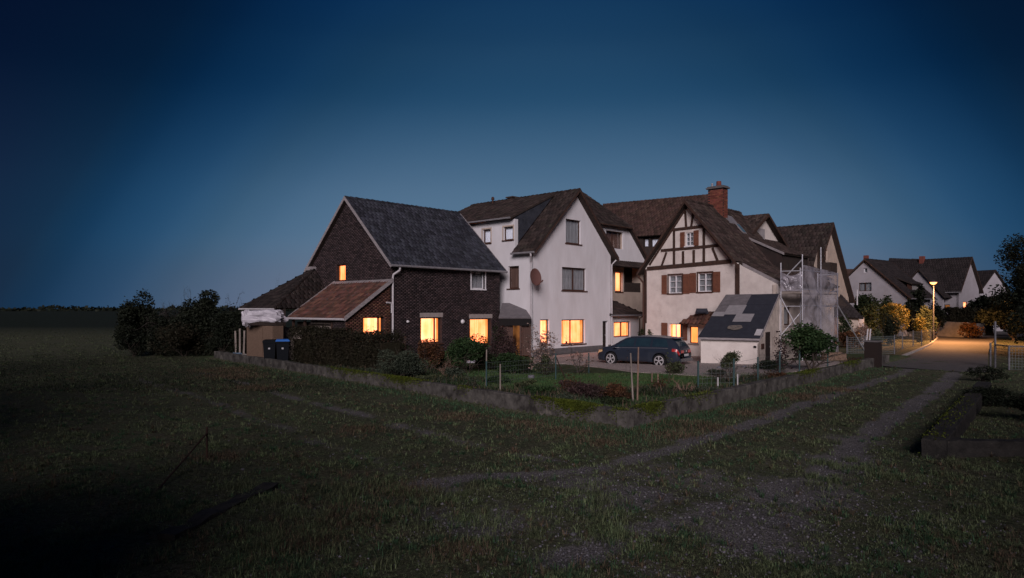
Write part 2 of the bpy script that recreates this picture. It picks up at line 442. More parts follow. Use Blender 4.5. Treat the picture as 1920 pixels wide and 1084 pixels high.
def make_ground():
    def axis(a, b, st, far):
        c = list(np.arange(a, b, st)); s = st; lo_ = [a]; hi = [c[-1]]
        while lo_[-1] > -far: s *= 1.35; lo_.append(lo_[-1] - s)
        s = st
        while hi[-1] < far: s *= 1.35; hi.append(hi[-1] + s)
        return np.array(lo_[1:][::-1] + c + hi[1:])
    xs = axis(-22, 26, .19, 3000); ys = axis(5, 40, .19, 4000)
    ys = ys[ys > -1500]
    X, Y = np.meshgrid(xs, ys)
    Z = gh(X, Y) - .03 * wear(X, Y)
    nx, ny = len(xs), len(ys)
    i = np.arange(nx * ny).reshape(ny, nx)
    q = np.stack([i[:-1, :-1], i[:-1, 1:], i[1:, 1:], i[1:, :-1]], -1).reshape(-1, 4)
    o = npmesh('ground', np.stack([X, Y, Z], -1).reshape(-1, 3), q, ground_mat())
    me = o.data
    s_, t_ = wall_coords(X, Y)
    ins = ((s_ > .1) & (t_ > .1) & (np.maximum(s_, t_) < 34)).astype(float)
    at = me.color_attributes.new('mask', 'FLOAT_COLOR', 'POINT')
    c = np.stack([wear(X, Y) * (1 - ins), soil(X, Y) * ins, ins, np.ones_like(X)], -1).astype(np.float32)
    at.data.foreach_set('color', c.ravel())
    me.polygons.foreach_set('use_smooth', [True] * len(me.polygons))
    o['kind'] = 'structure'
    return o
def ground_mat():
    m = bpy.data.materials.new('ground_soil'); m.use_nodes = True
    nt = m.node_tree; nt.nodes.clear(); N = nt.nodes.new; Lk = nt.links.new
    out = N('ShaderNodeOutputMaterial'); b = N('ShaderNodeBsdfPrincipled'); b.inputs['Roughness'].default_value = .95
    b.inputs['Specular IOR Level'].default_value = .15
    tc = N('ShaderNodeTexCoord')
    def noise(sc, det=6):
        n = N('ShaderNodeTexNoise'); n.inputs['Scale'].default_value = sc; n.inputs['Detail'].default_value = det
        n.inputs['Roughness'].default_value = .65; Lk(tc.outputs['Object'], n.inputs['Vector']); return n.outputs[0]
    def rng(s, a, bb):
        r = N('ShaderNodeMapRange'); r.inputs[1].default_value = a; r.inputs[2].default_value = bb; Lk(s, r.inputs[0]); return r.outputs[0]
    def mix(f, A, B):
        x = N('ShaderNodeMix'); x.data_type = 'RGBA'; Lk(f, x.inputs[0])
        for i, q in ((6, A), (7, B)):
            if isinstance(q, tuple): x.inputs[i].default_value = (*q, 1)
            else: Lk(q, x.inputs[i])
        return x.outputs[2]
    at = N('ShaderNodeAttribute'); at.attribute_name = 'mask'
    sp = N('ShaderNodeSeparateColor'); Lk(at.outputs[0], sp.inputs[0])
    turf = mix(rng(noise(1.1), .4, .6), (.080, .096, .054), (.120, .112, .074))
    turf = mix(rng(noise(14), .4, .62), turf, (.035, .040, .020))
    lawn = mix(rng(noise(3), .4, .6), (.035, .066, .024), (.05, .06, .03))
    grit = mix(rng(noise(38, 3), .42, .60), (.075, .070, .068), (.20, .19, .185))
    earth = mix(rng(noise(9), .35, .65), (.030, .022, .017), (.060, .045, .034))
    c = mix(sp.outputs[2], turf, lawn)
    c = mix(sp.outputs[1], c, earth)
    k = N('ShaderNodeMath'); k.operation = 'MULTIPLY_ADD'; Lk(noise(7), k.inputs[0]); k.inputs[1].default_value = .9; Lk(sp.outputs[0], k.inputs[2])
    c = mix(rng(k.outputs[0], .75, 1.0), c, grit)
    # open field beyond the track
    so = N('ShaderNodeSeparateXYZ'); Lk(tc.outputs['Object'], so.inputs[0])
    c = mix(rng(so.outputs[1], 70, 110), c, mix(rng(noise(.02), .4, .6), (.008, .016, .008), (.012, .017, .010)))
    Lk(c, b.inputs['Base Color'])
    bp = N('ShaderNodeBump'); bp.inputs['Strength'].default_value = .7; bp.inputs['Distance'].default_value = .05
    Lk(noise(22, 5), bp.inputs['Height']); Lk(bp.outputs[0], b.inputs['Normal'])
    Lk(b.outputs[0], out.inputs[0])
    return m
make_ground()

# ------------------------------------------------------------------ walls, roofs, windows
class Wall:
    """vertical wall plane: u runs along d from point p, outward normal n"""
    def __init__(s, p, q, inside):
        s.p = Vector((p[0], p[1])); s.d = (Vector((q[0], q[1])) - s.p); s.len = s.d.length; s.d.normalize()
        s.n = Vector((s.d.y, -s.d.x))
        if (Vector((inside[0], inside[1])) - s.p).dot(s.n) > 0: s.n = -s.n
        s.holes = []
    def u(s, px):
        r = (px - 960) / F
        return (r * s.p.y - s.p.x) / (s.d.x - r * s.d.y)
    def z(s, px, py):
        return H - (py - HZ) / F * (s.p.y + s.d.y * s.u(px))
    def at(s, u, z, off=0.0):
        return Vector((s.p.x + s.d.x * u + s.n.x * off, s.p.y + s.d.y * u + s.n.y * off, z))
    def rect(s, x0, x1, y0, y1):
        xm = (x0 + x1) / 2
        return s.u(x0), s.u(x1), s.z(xm, y1), s.z(xm, y0)
    def d3(s): return Vector((s.d.x, s.d.y, 0))
    def n3(s): return Vector((s.n.x, s.n.y, 0))
    def build(s, outline, name, mt, parent, th=.28, off=0.0):
        """outline in (u,z)"""
        mb = MB()
        loops = [[Vector((a, b, 0)) for a, b in outline]] + [[Vector((a, c, 0)), Vector((a, e, 0)), Vector((b, e, 0)), Vector((b, c, 0))] for a, b, c, e in s.holes]
        flat = [p for lp in loops for p in lp]
        tr = tessellate_polygon(loops)
        fr = [s.at(p.x, p.y, off) for p in flat]; bk = [s.at(p.x, p.y, off - th) for p in flat]
        n = len(flat)
        fs = [tuple(t) for t in tr] + [tuple(i + n for i in t)[::-1] for t in tr]
        k = 0
        for lp in loops:
            for i in range(len(lp)):
                a, b = k + i, k + (i + 1) % len(lp)
                fs.append((a, b, b + n, a + n))
            k += len(lp)
        mb.add(fr + bk, fs)
        return mb.build(name, mt, parent)
    def box(s, mb, u0, u1, z0, z1, o0, o1, m=0):
        a = s.at(u0, z0, o0)
        return mb.obox(a, s.d3() * (u1 - u0), s.n3() * (o1 - o0), Vector((0, 0, z1 - z0)), m)

def window(W, root, x0, x1, y0, y1, frame='frame_brown', cur='curtain', mull=0, trans=0, sill=True, fw=.07, rec=.13, two=False,
           label=None, surround=None, hole=True, panes=None, uz=None, split=None, plant=None):
    u0, u1, z0, z1 = uz or W.rect(x0, x1, y0, y1)
    if u0 > u1: u0, u1 = u1, u0
    if hole: W.holes.append((u0, u1, z0, z1))
    else: rec = -.06
    mb = MB(); e = .004
    def bar(a, b, c, d, o0=-rec - .05, o1=-rec): W.box(mb, a, b, c, d, o0, o1)
    bar(u0 + e, u0 + fw, z0 + e, z1 - e); bar(u1 - fw, u1 - e, z0 + e, z1 - e)
    bar(u0 + fw, u1 - fw, z0 + e, z0 + fw); bar(u0 + fw, u1 - fw, z1 - fw, z1 - e)
    us = [u0 + fw]
    for k in range(mull):
        c = u0 + (u1 - u0) * (split if (split and mull == 1) else (k + 1) / (mull + 1))
        bar(c - fw * .6, c + fw * .6, z0 + fw, z1 - fw, -rec - .045, -rec + .012)
        us += [c - fw * .6, c + fw * .6]
    us.append(u1 - fw)
    for k in range(trans):
        c = z0 + (z1 - z0) * (k + 1) / (trans + 1)
        for a, b in zip(us[::2], us[1::2]):
            bar(a, b, c - .018, c + .018, -rec - .035, -rec - .01)
    wf = mb.build('window', M[frame], root)
    if label: wf['label'] = label
    for a, b in zip(us[::2], us[1::2]):
        g = MB(); o = -rec - .028
        g.add([W.at(a, z0 + fw, o), W.at(b, z0 + fw, o), W.at(b, z1 - fw, o), W.at(a, z1 - fw, o)], [(0, 1, 2, 3)])
        g.build('pane', M['glass'], wf)
    # curtain hanging behind the panes: gathered folds
    c = MB(); n = max(8, int((u1 - u0) * 26)); vs = []
    lit = cur.startswith('lit')
    for k in range(n + 1):
        a = u0 - .03 + (u1 - u0 + .06) * k / n
        dpt = (.012 if lit else .022) * math.sin(k * 1.9 + z0) * (1 + .5 * math.sin(k * .7))
        for zz in (z0 - .03, z1 + .03):
            vs.append(W.at(a, zz, -rec - .115 + dpt if hole else -rec - .09))
    c.add(vs, [(2 * k, 2 * k + 2, 2 * k + 3, 2 * k + 1) for k in range(n)])
    c.build('curtain', M[cur], wf)
    if lit and (u1 - u0) > .7 and hole:
        for a, b in ((u0 - .01, u0 + (u1 - u0) * .17), (u1 - (u1 - u0) * .13, u1 + .01)):
            dm = MB(); kk = 8
            dm.add([W.at(a + (b - a) * i / kk, zz, -rec - .075 + .012 * math.sin(i * 1.6)) for i in range(kk + 1) for zz in (z0 + .01, z1 - .01)], [(2 * i, 2 * i + 2, 2 * i + 3, 2 * i + 1) for i in range(kk)])
            dm.build('drape', M['drape'], wf)
    if plant is not None:
        rg = np.random.default_rng(plant); cc = W.at(u0 + (u1 - u0) * .3, z0 + .12, -rec - .07); pp = np.array(cc) + rg.normal(0, 1, (70, 3)) * (.12, .02, .13) + (0, 0, .18)
        vq = []; 
        for q_ in pp:
            d1 = Vector((W.d.x * rg.normal(), W.d.y * rg.normal(), rg.normal())) * .045; vq += [Vector(q_), Vector(q_) + d1, Vector(q_) + d1 * 1.6 + Vector((0, 0, .03))]
        dm = MB(); dm.add(vq, [(3 * i, 3 * i + 1, 3 * i + 2) for i in range(len(pp))]); dm.cbox(cc - Vector((0, 0, .10)), .16, .03, .16, math.atan2(W.d.y, W.d.x)); dm.build('potted_plant', M['leaf_dark'], wf, kind='stuff')
    if sill:
        sb = MB(); W.box(sb, u0 - .09, u1 + .09, z0 - .07, z0 - .003, -.08 if hole else .0, .07)
        sb.build('sill', M[frame if sill is True else sill], wf)
    if surround:
        t = .09; sb = MB()
        W.box(sb, u0 - t, u0 - .002, z0 - .002, z1 + t, -.02, .022); W.box(sb, u1 + .002, u1 + t, z0 - .002, z1 + t, -.02, .022)
        W.box(sb, u0, u1, z1 + .002, z1 + t, -.02, .022)
        sb.build('surround', M[surround], wf)
    return wf

def clip_u(poly, z):
    xs = []
    for (a, b), (c, d) in zip(poly, poly[1:] + poly[:1]):
        if (b - z) * (d - z) < 0: xs.append(a + (c - a) * (z - b) / (d - b))
    return (min(xs), max(xs)) if len(xs) >= 2 else None
def bricks(W, poly, mt, parent, skip=(), bw=.25, bh=.0833, zmin=0.0):
    rng = np.random.default_rng(int(abs(W.p.x) * 100))
    vs = []; nrow = int(max(b for a, b in poly) / bh)
    zs = [b for a, b in poly]
    for r in range(nrow):
        z0 = r * bh + .006; z1 = z0 + bh - .016
        if z0 < max(zmin, min(zs)): continue
        c = clip_u(poly, (z0 + z1) / 2 + 1e-5)
        if not c: continue
        segs = [c]
        for h in list(W.holes) + list(skip):
            if h[2] - .02 < (z0 + z1) / 2 < h[3] + .02:
                ns = []
                for a, b in segs:
                    if h[0] > a: ns.append((a, min(b, h[0])))
                    if h[1] < b: ns.append((max(a, h[1]), b))
                segs = [q for q in ns if q[1] - q[0] > .03]
        sh = (r % 2) * bw / 2
        for a, b in segs:
            k = math.floor((a - sh) / bw)
            x = k * bw + sh
            while x < b:
                l = max(a, x); rr = min(b, x + bw - .012)
                if rr - l > .03:
                    vs.append((l, rr, z0, z1, .010 + rng.uniform(0, .006)))
                x += bw
    q = np.array(vs); n = len(q)
    l, r_, z0, z1, o = q.T
    def pt(u, z, off):
        return np.stack([W.p.x + W.d.x * u + W.n.x * off, W.p.y + W.d.y * u + W.n.y * off, z], -1)
    z = np.zeros(n)
    c = [pt(l, z0, z + .001), pt(r_, z0, z + .001), pt(r_, z1, z + .001), pt(l, z1, z + .001), pt(l, z0, o), pt(r_, z0, o), pt(r_, z1, o), pt(l, z1, o)]
    vv = np.stack(c, 1).reshape(-1, 3)
    f = np.array([(4, 5, 6, 7), (0, 1, 5, 4), (1, 2, 6, 5), (2, 3, 7, 6), (3, 0, 4, 7)])
    ff = (f[None] + 8 * np.arange(n)[:, None, None]).reshape(-1, 4)
    return npmesh('bricks', vv, ff, mt, parent, 'stuff')

def roof_plane(root, pts, tile, deck='wood_dark', tw=.27, tr=.34, th=.11, tiles=True, name='roof', flat=False, parent=None):
    """pts: convex polygon, first two points = eave line, laid with overlapping tiles"""
    pts = [Vector(p) for p in pts]
    u = (pts[1] - pts[0]).normalized(); n = u.cross(pts[2] - pts[0]).normalized()
    if n.z < 0: n = -n
    v = n.cross(u)
    if v.z < 0: v = -v
    mb = MB(); mb.slab(pts, -n * th); rf = mb.build(name, M[deck], parent or root)
    if not tiles: return rf
    poly = [((p - pts[0]).dot(u), (p - pts[0]).dot(v)) for p in pts]
    vmax = max(b for a, b in poly)
    rng = np.random.default_rng(int(abs(pts[0].x * 37 + pts[1].y * 11)) + 5)
    rows = []; k = 0; y = -.04
    while y < vmax - .03:
        c = clip_u(poly, min(max(y + tr * .5, .02), vmax - .02))
        if c:
            x0 = c[0] - (k % 2) * tw / 2
            m = int((c[1] - x0) / tw) + 1
            for i in range(m):
                a = max(c[0], x0 + i * tw); b = min(c[1], x0 + (i + 1) * tw - .008)
                if b - a > .05:
                    j = rng.normal(0, .006, 2)
                    rows.append((a, b, y + j[0], min(y + tr * 1.12, vmax), .028 + abs(j[1])))
        y += tr; k += 1
    if not rows: return rf
    q = np.array(rows); nn = len(q)
    a, b, y0, y1, hh = q.T; mid = a + (b - a) * .55
    O = np.array(pts[0]); U = np.array(u); Vv = np.array(v); Nn = np.array(n)
    hump = 0.0 if flat else .022
    def pt(x, y, z): return O + x[:, None] * U + y[:, None] * Vv + z[:, None] * Nn
    z0 = np.zeros(nn)
    c = [pt(a, y0, z0 + .001), pt(b, y0, z0 + .001), pt(a, y0, hh), pt(mid, y0, hh + hump), pt(b, y0, hh - .004), pt(b, y1, z0 + .004), pt(mid, y1, z0 + .004 + hump), pt(a, y1, z0 + .008)]
    vv = np.stack(c, 1).reshape(-1, 3)
    f = np.array([(2, 3, 6, 7), (3, 4, 5, 6), (0, 1, 3, 2), (1, 4, 3, 3), (0, 2, 7, 7), (1, 5, 4, 4)])
    # quads only: triangles are written with a repeated corner replaced by small faces
    tri = np.array([(2, 3, 6), (2, 6, 7), (3, 4, 5), (3, 5, 6), (0, 1, 3), (0, 3, 2), (1, 4, 3), (0, 2, 7), (1, 5, 4)])
    ff = (tri[None] + 8 * np.arange(nn)[:, None, None]).reshape(-1, 3)
    npmesh('tiles', vv, ff, M[tile], rf, 'stuff')
    return rf

def ridge(root, a, b, mt, r=.11, parent=None):
    """half-round ridge caps, overlapping"""
    a = Vector(a); b = Vector(b); d = b - a; n = max(1, int(d.length / .36)); mb = MB()
    for i in range(n):
        p = a + d * (i / n); q = a + d * ((i + 1.08) / n)
        mb.tube([p + Vector((0, 0, -.02 + .008 * (i % 3))), q + Vector((0, 0, -.035))], [r, r * .86], 8)
    return mb.build('ridge_caps', M[mt], parent or root, kind='stuff')

def gabled(root, C0, d, wv, L, w, ze, zr, oe=.3, ov=.3, tile='brown_tile', verge=None, gutter='zinc', back=True, zb=0.0, roof=True, ze1=None, capr=.11, flat=False, vw=.2):
    C0 = Vector((C0[0], C0[1])); d = Vector(d).normalized(); wv = Vector(wv).normalized()
    A = C0; B = C0 + wv * w; Cc = B + d * L; D = C0 + d * L; ctr = (A + B + Cc + D) / 4
    walls = {'g0': Wall(A, B, ctr), 'e0': Wall(A, D, ctr), 'e1': Wall(B, Cc, ctr), 'g1': Wall(D, Cc, ctr)}
    k = (zr - ze) / (w / 2)
    roofs = {}
    if roof:
        up = .10
        Rg0 = v3(A + wv * w / 2 - d * ov, zr + up); Rg1 = v3(A + wv * w / 2 + d * (L + ov), zr + up)
        e00 = v3(A - wv * oe - d * ov, ze - k * oe + up); e01 = v3(A - wv * oe + d * (L + ov), ze - k * oe + up)
        e10 = v3(B + wv * oe - d * ov, ze - k * oe + up); e11 = v3(B + wv * oe + d * (L + ov), ze - k * oe + up)
        roofs['s0'] = (e00, e01, Rg1, Rg0); roofs['s1'] = (e10, e11, Rg1, Rg0)
        rf0 = roof_plane(root, roofs['s0'], tile, flat=flat) if roof in (True, 0.5) else None
        rf1 = roof_plane(root, roofs['s1'], tile, tiles=back, flat=flat) if roof is True else None
        ridge(root, Rg0, Rg1, tile, r=capr, parent=rf0 or root)
        if verge:
            for (e, g, sgn) in ((e00, Rg0, -1), (e10, Rg0, -1), (e01, Rg1, 1), (e11, Rg1, 1)):
                mb = MB(); dn = v3(d) * sgn
                mb.obox(e + dn * .003 + Vector((0, 0, -vw + .05)), g - e, dn * .035, Vector((0, 0, vw)))
                mb.build('verge_board', M[verge], root)
        if gutter:
            for a, b, s in ((e00, e01, -1), (e10, e11, 1)):
                o = v3(wv) * s * .07 + Vector((0, 0, -.05))
                MB().tube([a + o, b + o], .065, 8).build('gutter', M[gutter], root)
    return walls, roofs, (A, B, Cc, D)

def pipe(root, pts, r, mt, name='downpipe'):
    return MB().tube(pts, r, 8).build(name, M[mt], root, smooth=False)

dR = Vector((.681, .732)); dL = Vector((-.732, .681)); nF = Vector((.732, -.681)); nG = Vector((-.681, -.732))

# ================================================================== brick house
C0 = Vector((-6.38, 36.0))
bh = thing('brick_house', 'dark brown brick house with steep grey tiled roof, leftmost of the row', 'house', (C0.x, C0.y, 0))
wl, rf, cs = gabled(bh, C0, dR, dL, 8.26, 7.9, 5.43, 9.12, oe=.32, ov=.25, tile='slate_tile', verge='board_grey', gutter='zinc', back=False)
Wf = wl['e0']; Wg = wl['g0']
fr_poly = [(0, 0), (8.26, 0), (8.26, 5.4), (0, 5.4)]
for (x0, x1, y0, y1, cu, ml, sp) in ((789, 828, 595, 644, 'lit_hot', 1, .76), (881, 921, 597, 646, 'lit_pale', 0, None)):
    wf = window(Wf, bh, x0, x1, y0, y1, 'frame_brown', cu, mull=ml, split=sp, rec=.2)
    u0, u1, z0, z1 = Wf.holes[-1]
    lb = MB(); Wf.box(lb, u0 - .08, u1 + .08, z1 + .004, z1 + .25, -.1, .02); lb.build('lintel', M['lintel'], bh)
window(Wf, bh, 884, 909, 503, 542, 'frame_white', 'curtain', mull=0, surround='frame_white', sill='frame_white')
lint = [(Wf.holes[i][0] - .08, Wf.holes[i][1] + .08, Wf.holes[i][3], Wf.holes[i][3] + .25) for i in range(2)]
w_ = Wf.build(fr_poly, 'wall', M['mortar'], bh); bricks(Wf, fr_poly, M['brick'], w_, lint)
gp = [(0, 0), (7.9, 0), (7.9, 5.43), (3.95, 9.08), (0, 5.43)]
window(Wg, bh, 631, 648, 496, 527, 'frame_brown', 'lit', rec=.12, sill=False)
# return of the front wall behind the corner is kept clear of the gable wall by 3 mm
w_ = Wg.build([(.003, 0)] + [(7.9, 0), (7.9, 5.43), (3.95, 9.08), (.003, 5.43)], 'wall', M['mortar'], bh); bricks(Wg, gp, M['brick'], w_)
for key in ('g1', 'e1'):
    W = wl[key]; ln = W.len
    W.build([(.29, 0), (ln - .29, 0), (ln - .29, 5.4), (ln / 2, 9.0), (.29, 5.4)] if key == 'g1' else [(.29, 0), (ln - .29, 0), (ln - .29, 5.4), (.29, 5.4)], 'wall', M['brick'], bh)
# downpipe with swan neck at the corner
e0 = rf['s0'][0]
a = Wf.at(.12, 5.0, .36); g = v3(dR)
pipe(bh, [Wf.at(.28, 5.08, .42), Wf.at(.28, 4.95, .38), Wf.at(.06, 4.72, .12), Wf.at(.06, 4.55, .08), Wf.at(.06, .1, .08)], .055, 'zinc_white')
pipe(bh, [Wf.at(-.35, 3.25, .08), Wf.at(-.06, 3.22, .09), Wf.at(-.02, 3.1, .09), Wf.at(-.02, 2.7, .09)], .045, 'zinc_white', 'vent_pipe')
for (px, py, r) in ((763, 603, .075), (866, 603, .13)):
    u, z = Wf.u(px), Wf.z(px, py)
    mb = MB(); vs = []
    mb.tube([Wf.at(u, z, .0), Wf.at(u, z, .05)], r * .6, 12); mb.tube([Wf.at(u, z, .05), Wf.at(u, z, .10), Wf.at(u, z, .16)], [r, r * .95, r * .5], 14)
    mb.build('wall_lamp', M['lamp_glass'], bh, smooth=False)
# lean-to on the gable
lt0 = C0; ll = 5.25; sd = 2.79
lean = thing('brick_lean_to', 'low brick lean-to with red tiled roof and glowing window against the brick gable', 'outbuilding', (lt0.x - 1, lt0.y - 1, 0))
Lf = Wall(C0 - dR * sd, C0 - dR * .004, C0 + dL * 2)
window(Lf, lean, 681, 720, 594, 633, 'frame_brown', 'lit_hot', rec=.16, mull=1, split=.80, sill=False, plant=3)
lf_poly = [(0, 0), (sd - .02, 0), (sd - .02, 4.25), (0, 2.42)]
w_ = Lf.build(lf_poly, 'wall', M['mortar'], lean); bricks(Lf, lf_poly, M['brick_orange'], w_)
Lg = Wall(C0 - dR * sd, C0 - dR * sd + dL * ll, C0 + dL * 2)
Lg.build([(.003, 0), (1.15, 0), (1.15, 2.35), (.003, 2.35)], 'wall', M['mortar'], lean)
bricks(Lg, [(0, 0), (1.15, 0), (1.15, 2.35), (0, 2.35)], M['brick'], lean)
Lg.build([(1.16, 0), (ll, 0), (ll, 2.2), (1.16, 2.2)], 'wall', M['wood_dark'], lean, th=.12, off=-.35)
mb = MB()
for k, (a, b, z) in enumerate(((1.2, 3.7, 2.12), (1.3, 3.5, 1.86), (1.2, 3.8, 1.6))):
    x = MB(); Lg.box(x, a, b, z, z + .16, -.3, -.26); x.build('board', M['wood_grey'], lean)
for u in (1.25, 3.9, 5.1):
    x = MB(); Lg.box(x, u, u + .11, 0, 2.3, -.12, -.01); x.build('post', M['oak'], lean)
ex = .17; kz = (4.42 - 2.52) / sd
pt_ = lambda s, t, z: v3(C0 - dR * s + dL * t, z)
lp = [pt_(sd + ex, -.14, 2.52 - kz * ex + .05), pt_(sd + ex, ll + .1, 2.52 - kz * ex + .05), pt_(.02, ll + .1, 4.42 + .04), pt_(.02, -.14, 4.42 + .04)]
roof_plane(lean, lp, 'red_tile', tw=.24, tr=.33)
for t in (-.16, ll + .1):
    x = MB(); a = pt_(sd + ex, t, lp[0].z - .14); b = pt_(.03, t, lp[3].z - .14); x.obox(a, b - a, v3(-dL) * .04, Vector((0, 0, .22))); x.build('verge_board', M['board_grey'], lean)
x = MB(); a = pt_(.02, -.1, lp[3].z - .02); x.obox(a, v3(dL) * (ll + .2), v3(-dR) * .22 + Vector((0, 0, -.13)), Vector((0, 0, .05))); x.build('flashing', M['board_grey'], lean)
MB().tube([pt_(sd + ex + .06, -.14, lp[0].z - .06), pt_(sd + ex + .06, ll + .1, lp[0].z - .06)], .06, 8).build('gutter', M['zinc_white'], lean)
# hipped annex
an = thing('hipped_annex', 'low annex with old mossy hipped roof at the far left of the brick house', 'outbuilding', (-12, 38.5, 0))
pa = lambda t, s, z: v3(C0 + dL * t - dR * s, z)
t0, t1, sa = 5.32, 9.35, 3.75
apx = pa(7.45, .02, 5.35)
c1, c2, c3, c4 = pa(t0 - .0, .02, 2.98), pa(t0 - .0, sa, 2.98), pa(t1, sa, 2.98), pa(t1, .02, 2.98)
roof_plane(an, (c2, c3, apx), 'annex_tile'); roof_plane(an, (c1, c2, apx), 'annex_tile'); roof_plane(an, (c3, c4, apx), 'annex_tile')
ridge(an, c2, apx, 'annex_tile', .09); ridge(an, c3, apx, 'annex_tile', .09)
x = MB(); x.cbox(pa(7.6, .12, 5.22), .5, .5, .22, .8); x.build('flashing', M['board_grey'], an)
MB().tube([c2 + v3(-dR) * .06 + Vector((0, 0, -.08)), c3 + v3(-dR) * .06 + Vector((0, 0, -.08))], .055, 8).build('gutter', M['zinc_white'], an)
Aw = Wall((pa(t0, sa - .5, 0).x, pa(t0, sa - .5, 0).y), (pa(t1 - .3, sa - .5, 0).x, pa(t1 - .3, sa - .5, 0).y), C0 + dL * 7)
Aw.build([(0, 0), (Aw.len, 0), (Aw.len, 2.95), (0, 2.95)], 'wall', M['wood_dark'], an, th=.15)

# ================================================================== white house
W0 = Vector((1.3, 41.5))
wh = thing('white_house', 'tall white rendered house with brown tiled gable and satellite dish', 'house', (W0.x, W0.y, 0))
LW = 9.4; wW = 8.17; zeW = 6.62; zrW = 10.55
wl, rf, cs = gabled(wh, W0, dL, dR, LW, wW, zeW, zrW, oe=.36, ov=.4, tile='brown_tile', verge='oak', gutter=None, roof=0, back=True)
k = (zrW - zeW) / (wW / 2); up = .1
q = lambda t, s, z: v3(W0 + dR * t + dL * s, z)     # t along the gable front, s to the back
oe, ov = .36, .42
zE = zeW - k * oe + up
s1 = 1.5                                            # left slope comes down to the eave only over the first 1.5 m
RG0, RG1 = q(wW / 2, -ov, zrW + up), q(wW / 2, LW + .3, zrW + up)
rr = roof_plane(wh, (q(wW + oe, -ov, zE), q(wW + oe, LW + .3, zE), RG1, RG0), 'brown_tile', tiles=False)
r0 = roof_plane(wh, (q(-oe, -ov, zE), q(-oe, s1, zE), q(wW / 2, s1, zrW + up), RG0), 'brown_tile')
zD = 8.62; kd = (zrW - zD) / (wW / 2 + oe)
dd = (q(-oe, s1 + .003, zD), q(-oe, LW + .3, zD), RG1, q(wW / 2, s1 + .003, zrW + up))
r1 = roof_plane(wh, dd, 'brown_tile')
ridge(wh, RG0, RG1, 'brown_tile', .12)
for a, b in ((q(-oe, -ov - .0, zE), RG0), (q(wW + oe, -ov, zE), RG0)):
    x = MB(); x.obox(a + v3(-dL) * .003 + Vector((0, 0, -.17)), b - a, v3(-dL) * .035, Vector((0, 0, .19))); x.build('verge_board', M['oak'], wh)
    x = MB(); t_ = (a - b).normalized()
    mb = MB(); n_ = int((a - b).length / .34)
    for i in range(n_):
        p0 = b + (a - b) * i / n_
        mb.obox(p0 + v3(-dL) * .045 + Vector((0, 0, .02)), (a - b) / n_ * .97, v3(dL) * .16, Vector((0, 0, .06 + .012 * (i % 2))))
    mb.build('verge_tiles', M['brown_tile'], wh, kind='stuff')
# soffit strip under the front eave end and gutters
MB().tube([q(-oe - .07, -ov, zE - .06), q(-oe - .07, s1 - .02, zE - .06)], .065, 8).build('gutter', M['zinc'], wh)
MB().tube([q(-oe - .07, s1 + .05, zD - .06), q(-oe - .07, LW + .3, zD - .06)], .06, 8).build('gutter', M['zinc'], wh)
MB().tube([q(wW + oe + .07, -ov, zE - .06), q(wW + oe + .07, LW, zE - .06)], .06, 8).build('gutter', M['zinc'], wh)
# slate cheek of the wall dormer
x = MB(); x.slab([q(.02, s1 + .06, zeW + .15), q(.02, s1 + .06, zD - .02), q(wW / 2 - .2, s1 + .06, zrW - .08)], v3(dL) * .05); x.build('dormer_cheek', M['slate_tile'], wh)
Wf = wl['g0']; Ws = wl['e0']
window(Wf, wh, 1061, 1089, 412, 457, 'frame_brown', 'blind_grey' if False else 'curtain', label='large attic window under the gable')
window(Wf, wh, 1054, 1099, 502, 545, 'frame_brown', 'curtain', mull=1, label='wide first floor window with grey net curtains')
window(Wf, wh, 1053, 1097, 599, 645, 'frame_brown', 'lit_pale', mull=1, split=.42, label='wide lit ground floor window', plant=8)
window(Wf, wh, 1013, 1030, 599, 646, 'frame_brown', 'lit_hot', label='narrow lit ground floor window')
u0, u1, z0, z1 = Wf.rect(1130, 1140, 602, 660)
Wf.holes.append((u0, u1, .12, z1))
Wf.build([(0, 0.003), (wW, 0.003), (wW, zeW), (wW / 2, zrW - .02), (0, zeW)], 'wall', M['render'], wh)
x = MB(); Wf.box(x, u0 + .003, u1 - .003, .123, z1 - .003, -.24, -.19); dr = x.build('door', M['door_dark'], wh)
x = MB(); x.tube([Wf.at(u1 - .12, 1.05, -.16), Wf.at(u1 - .12, 1.15, -.16)], .02); x.build('handle', M['zinc'], dr)
x = MB(); Wf.box(x, -.025, u0 - .02, 0, .42, -.05, .03); Wf.box(x, u1 + .02, wW + .0, 0, .42, -.05, .03); x.build('plinth', M['plinth'], wh)
window(Ws, wh, 953, 973, 499, 541, 'frame_brown', 'curtain_brown', label='brown curtained window on the side wall')
window(Ws, wh, 944, 962, 425, 450, 'frame_brown', 'blind', surround='render_beige')
window(Ws, wh, 905, 920, 430, 456, 'frame_brown', 'blind', surround='render_beige')
Ws.build([(.003, 0), (LW, 0), (LW, zD - .1), (s1 + .02, zD - .1), (s1 + .02, zeW + .12), (.003, zeW)], 'wall', M['render'], wh)
wl['e1'].build([(.003, 0), (LW, 0), (LW, zeW), (.003, zeW)], 'wall', M['render'], wh)
wl['g1'].build([(.3, 0), (wW - .3, 0), (wW - .3, zeW), (wW / 2, zrW - .1), (.3, zD - .3)], 'wall', M['render'], wh)
pipe(wh, [q(-oe - .07, -.15, zE - .1), q(-oe - .05, -.15, zE - .25), Ws.at(.12, zE - .62, .09), Ws.at(.12, zE - .8, .08), Ws.at(.12, .1, .08)], .055, 'zinc_white')
pipe(wh, [q(wW + .2, -ov + .1, zE - .08), q(wW + .02, -.08, zE - .4), q(wW + .03, -.08, .1)], .05, 'zinc_white')
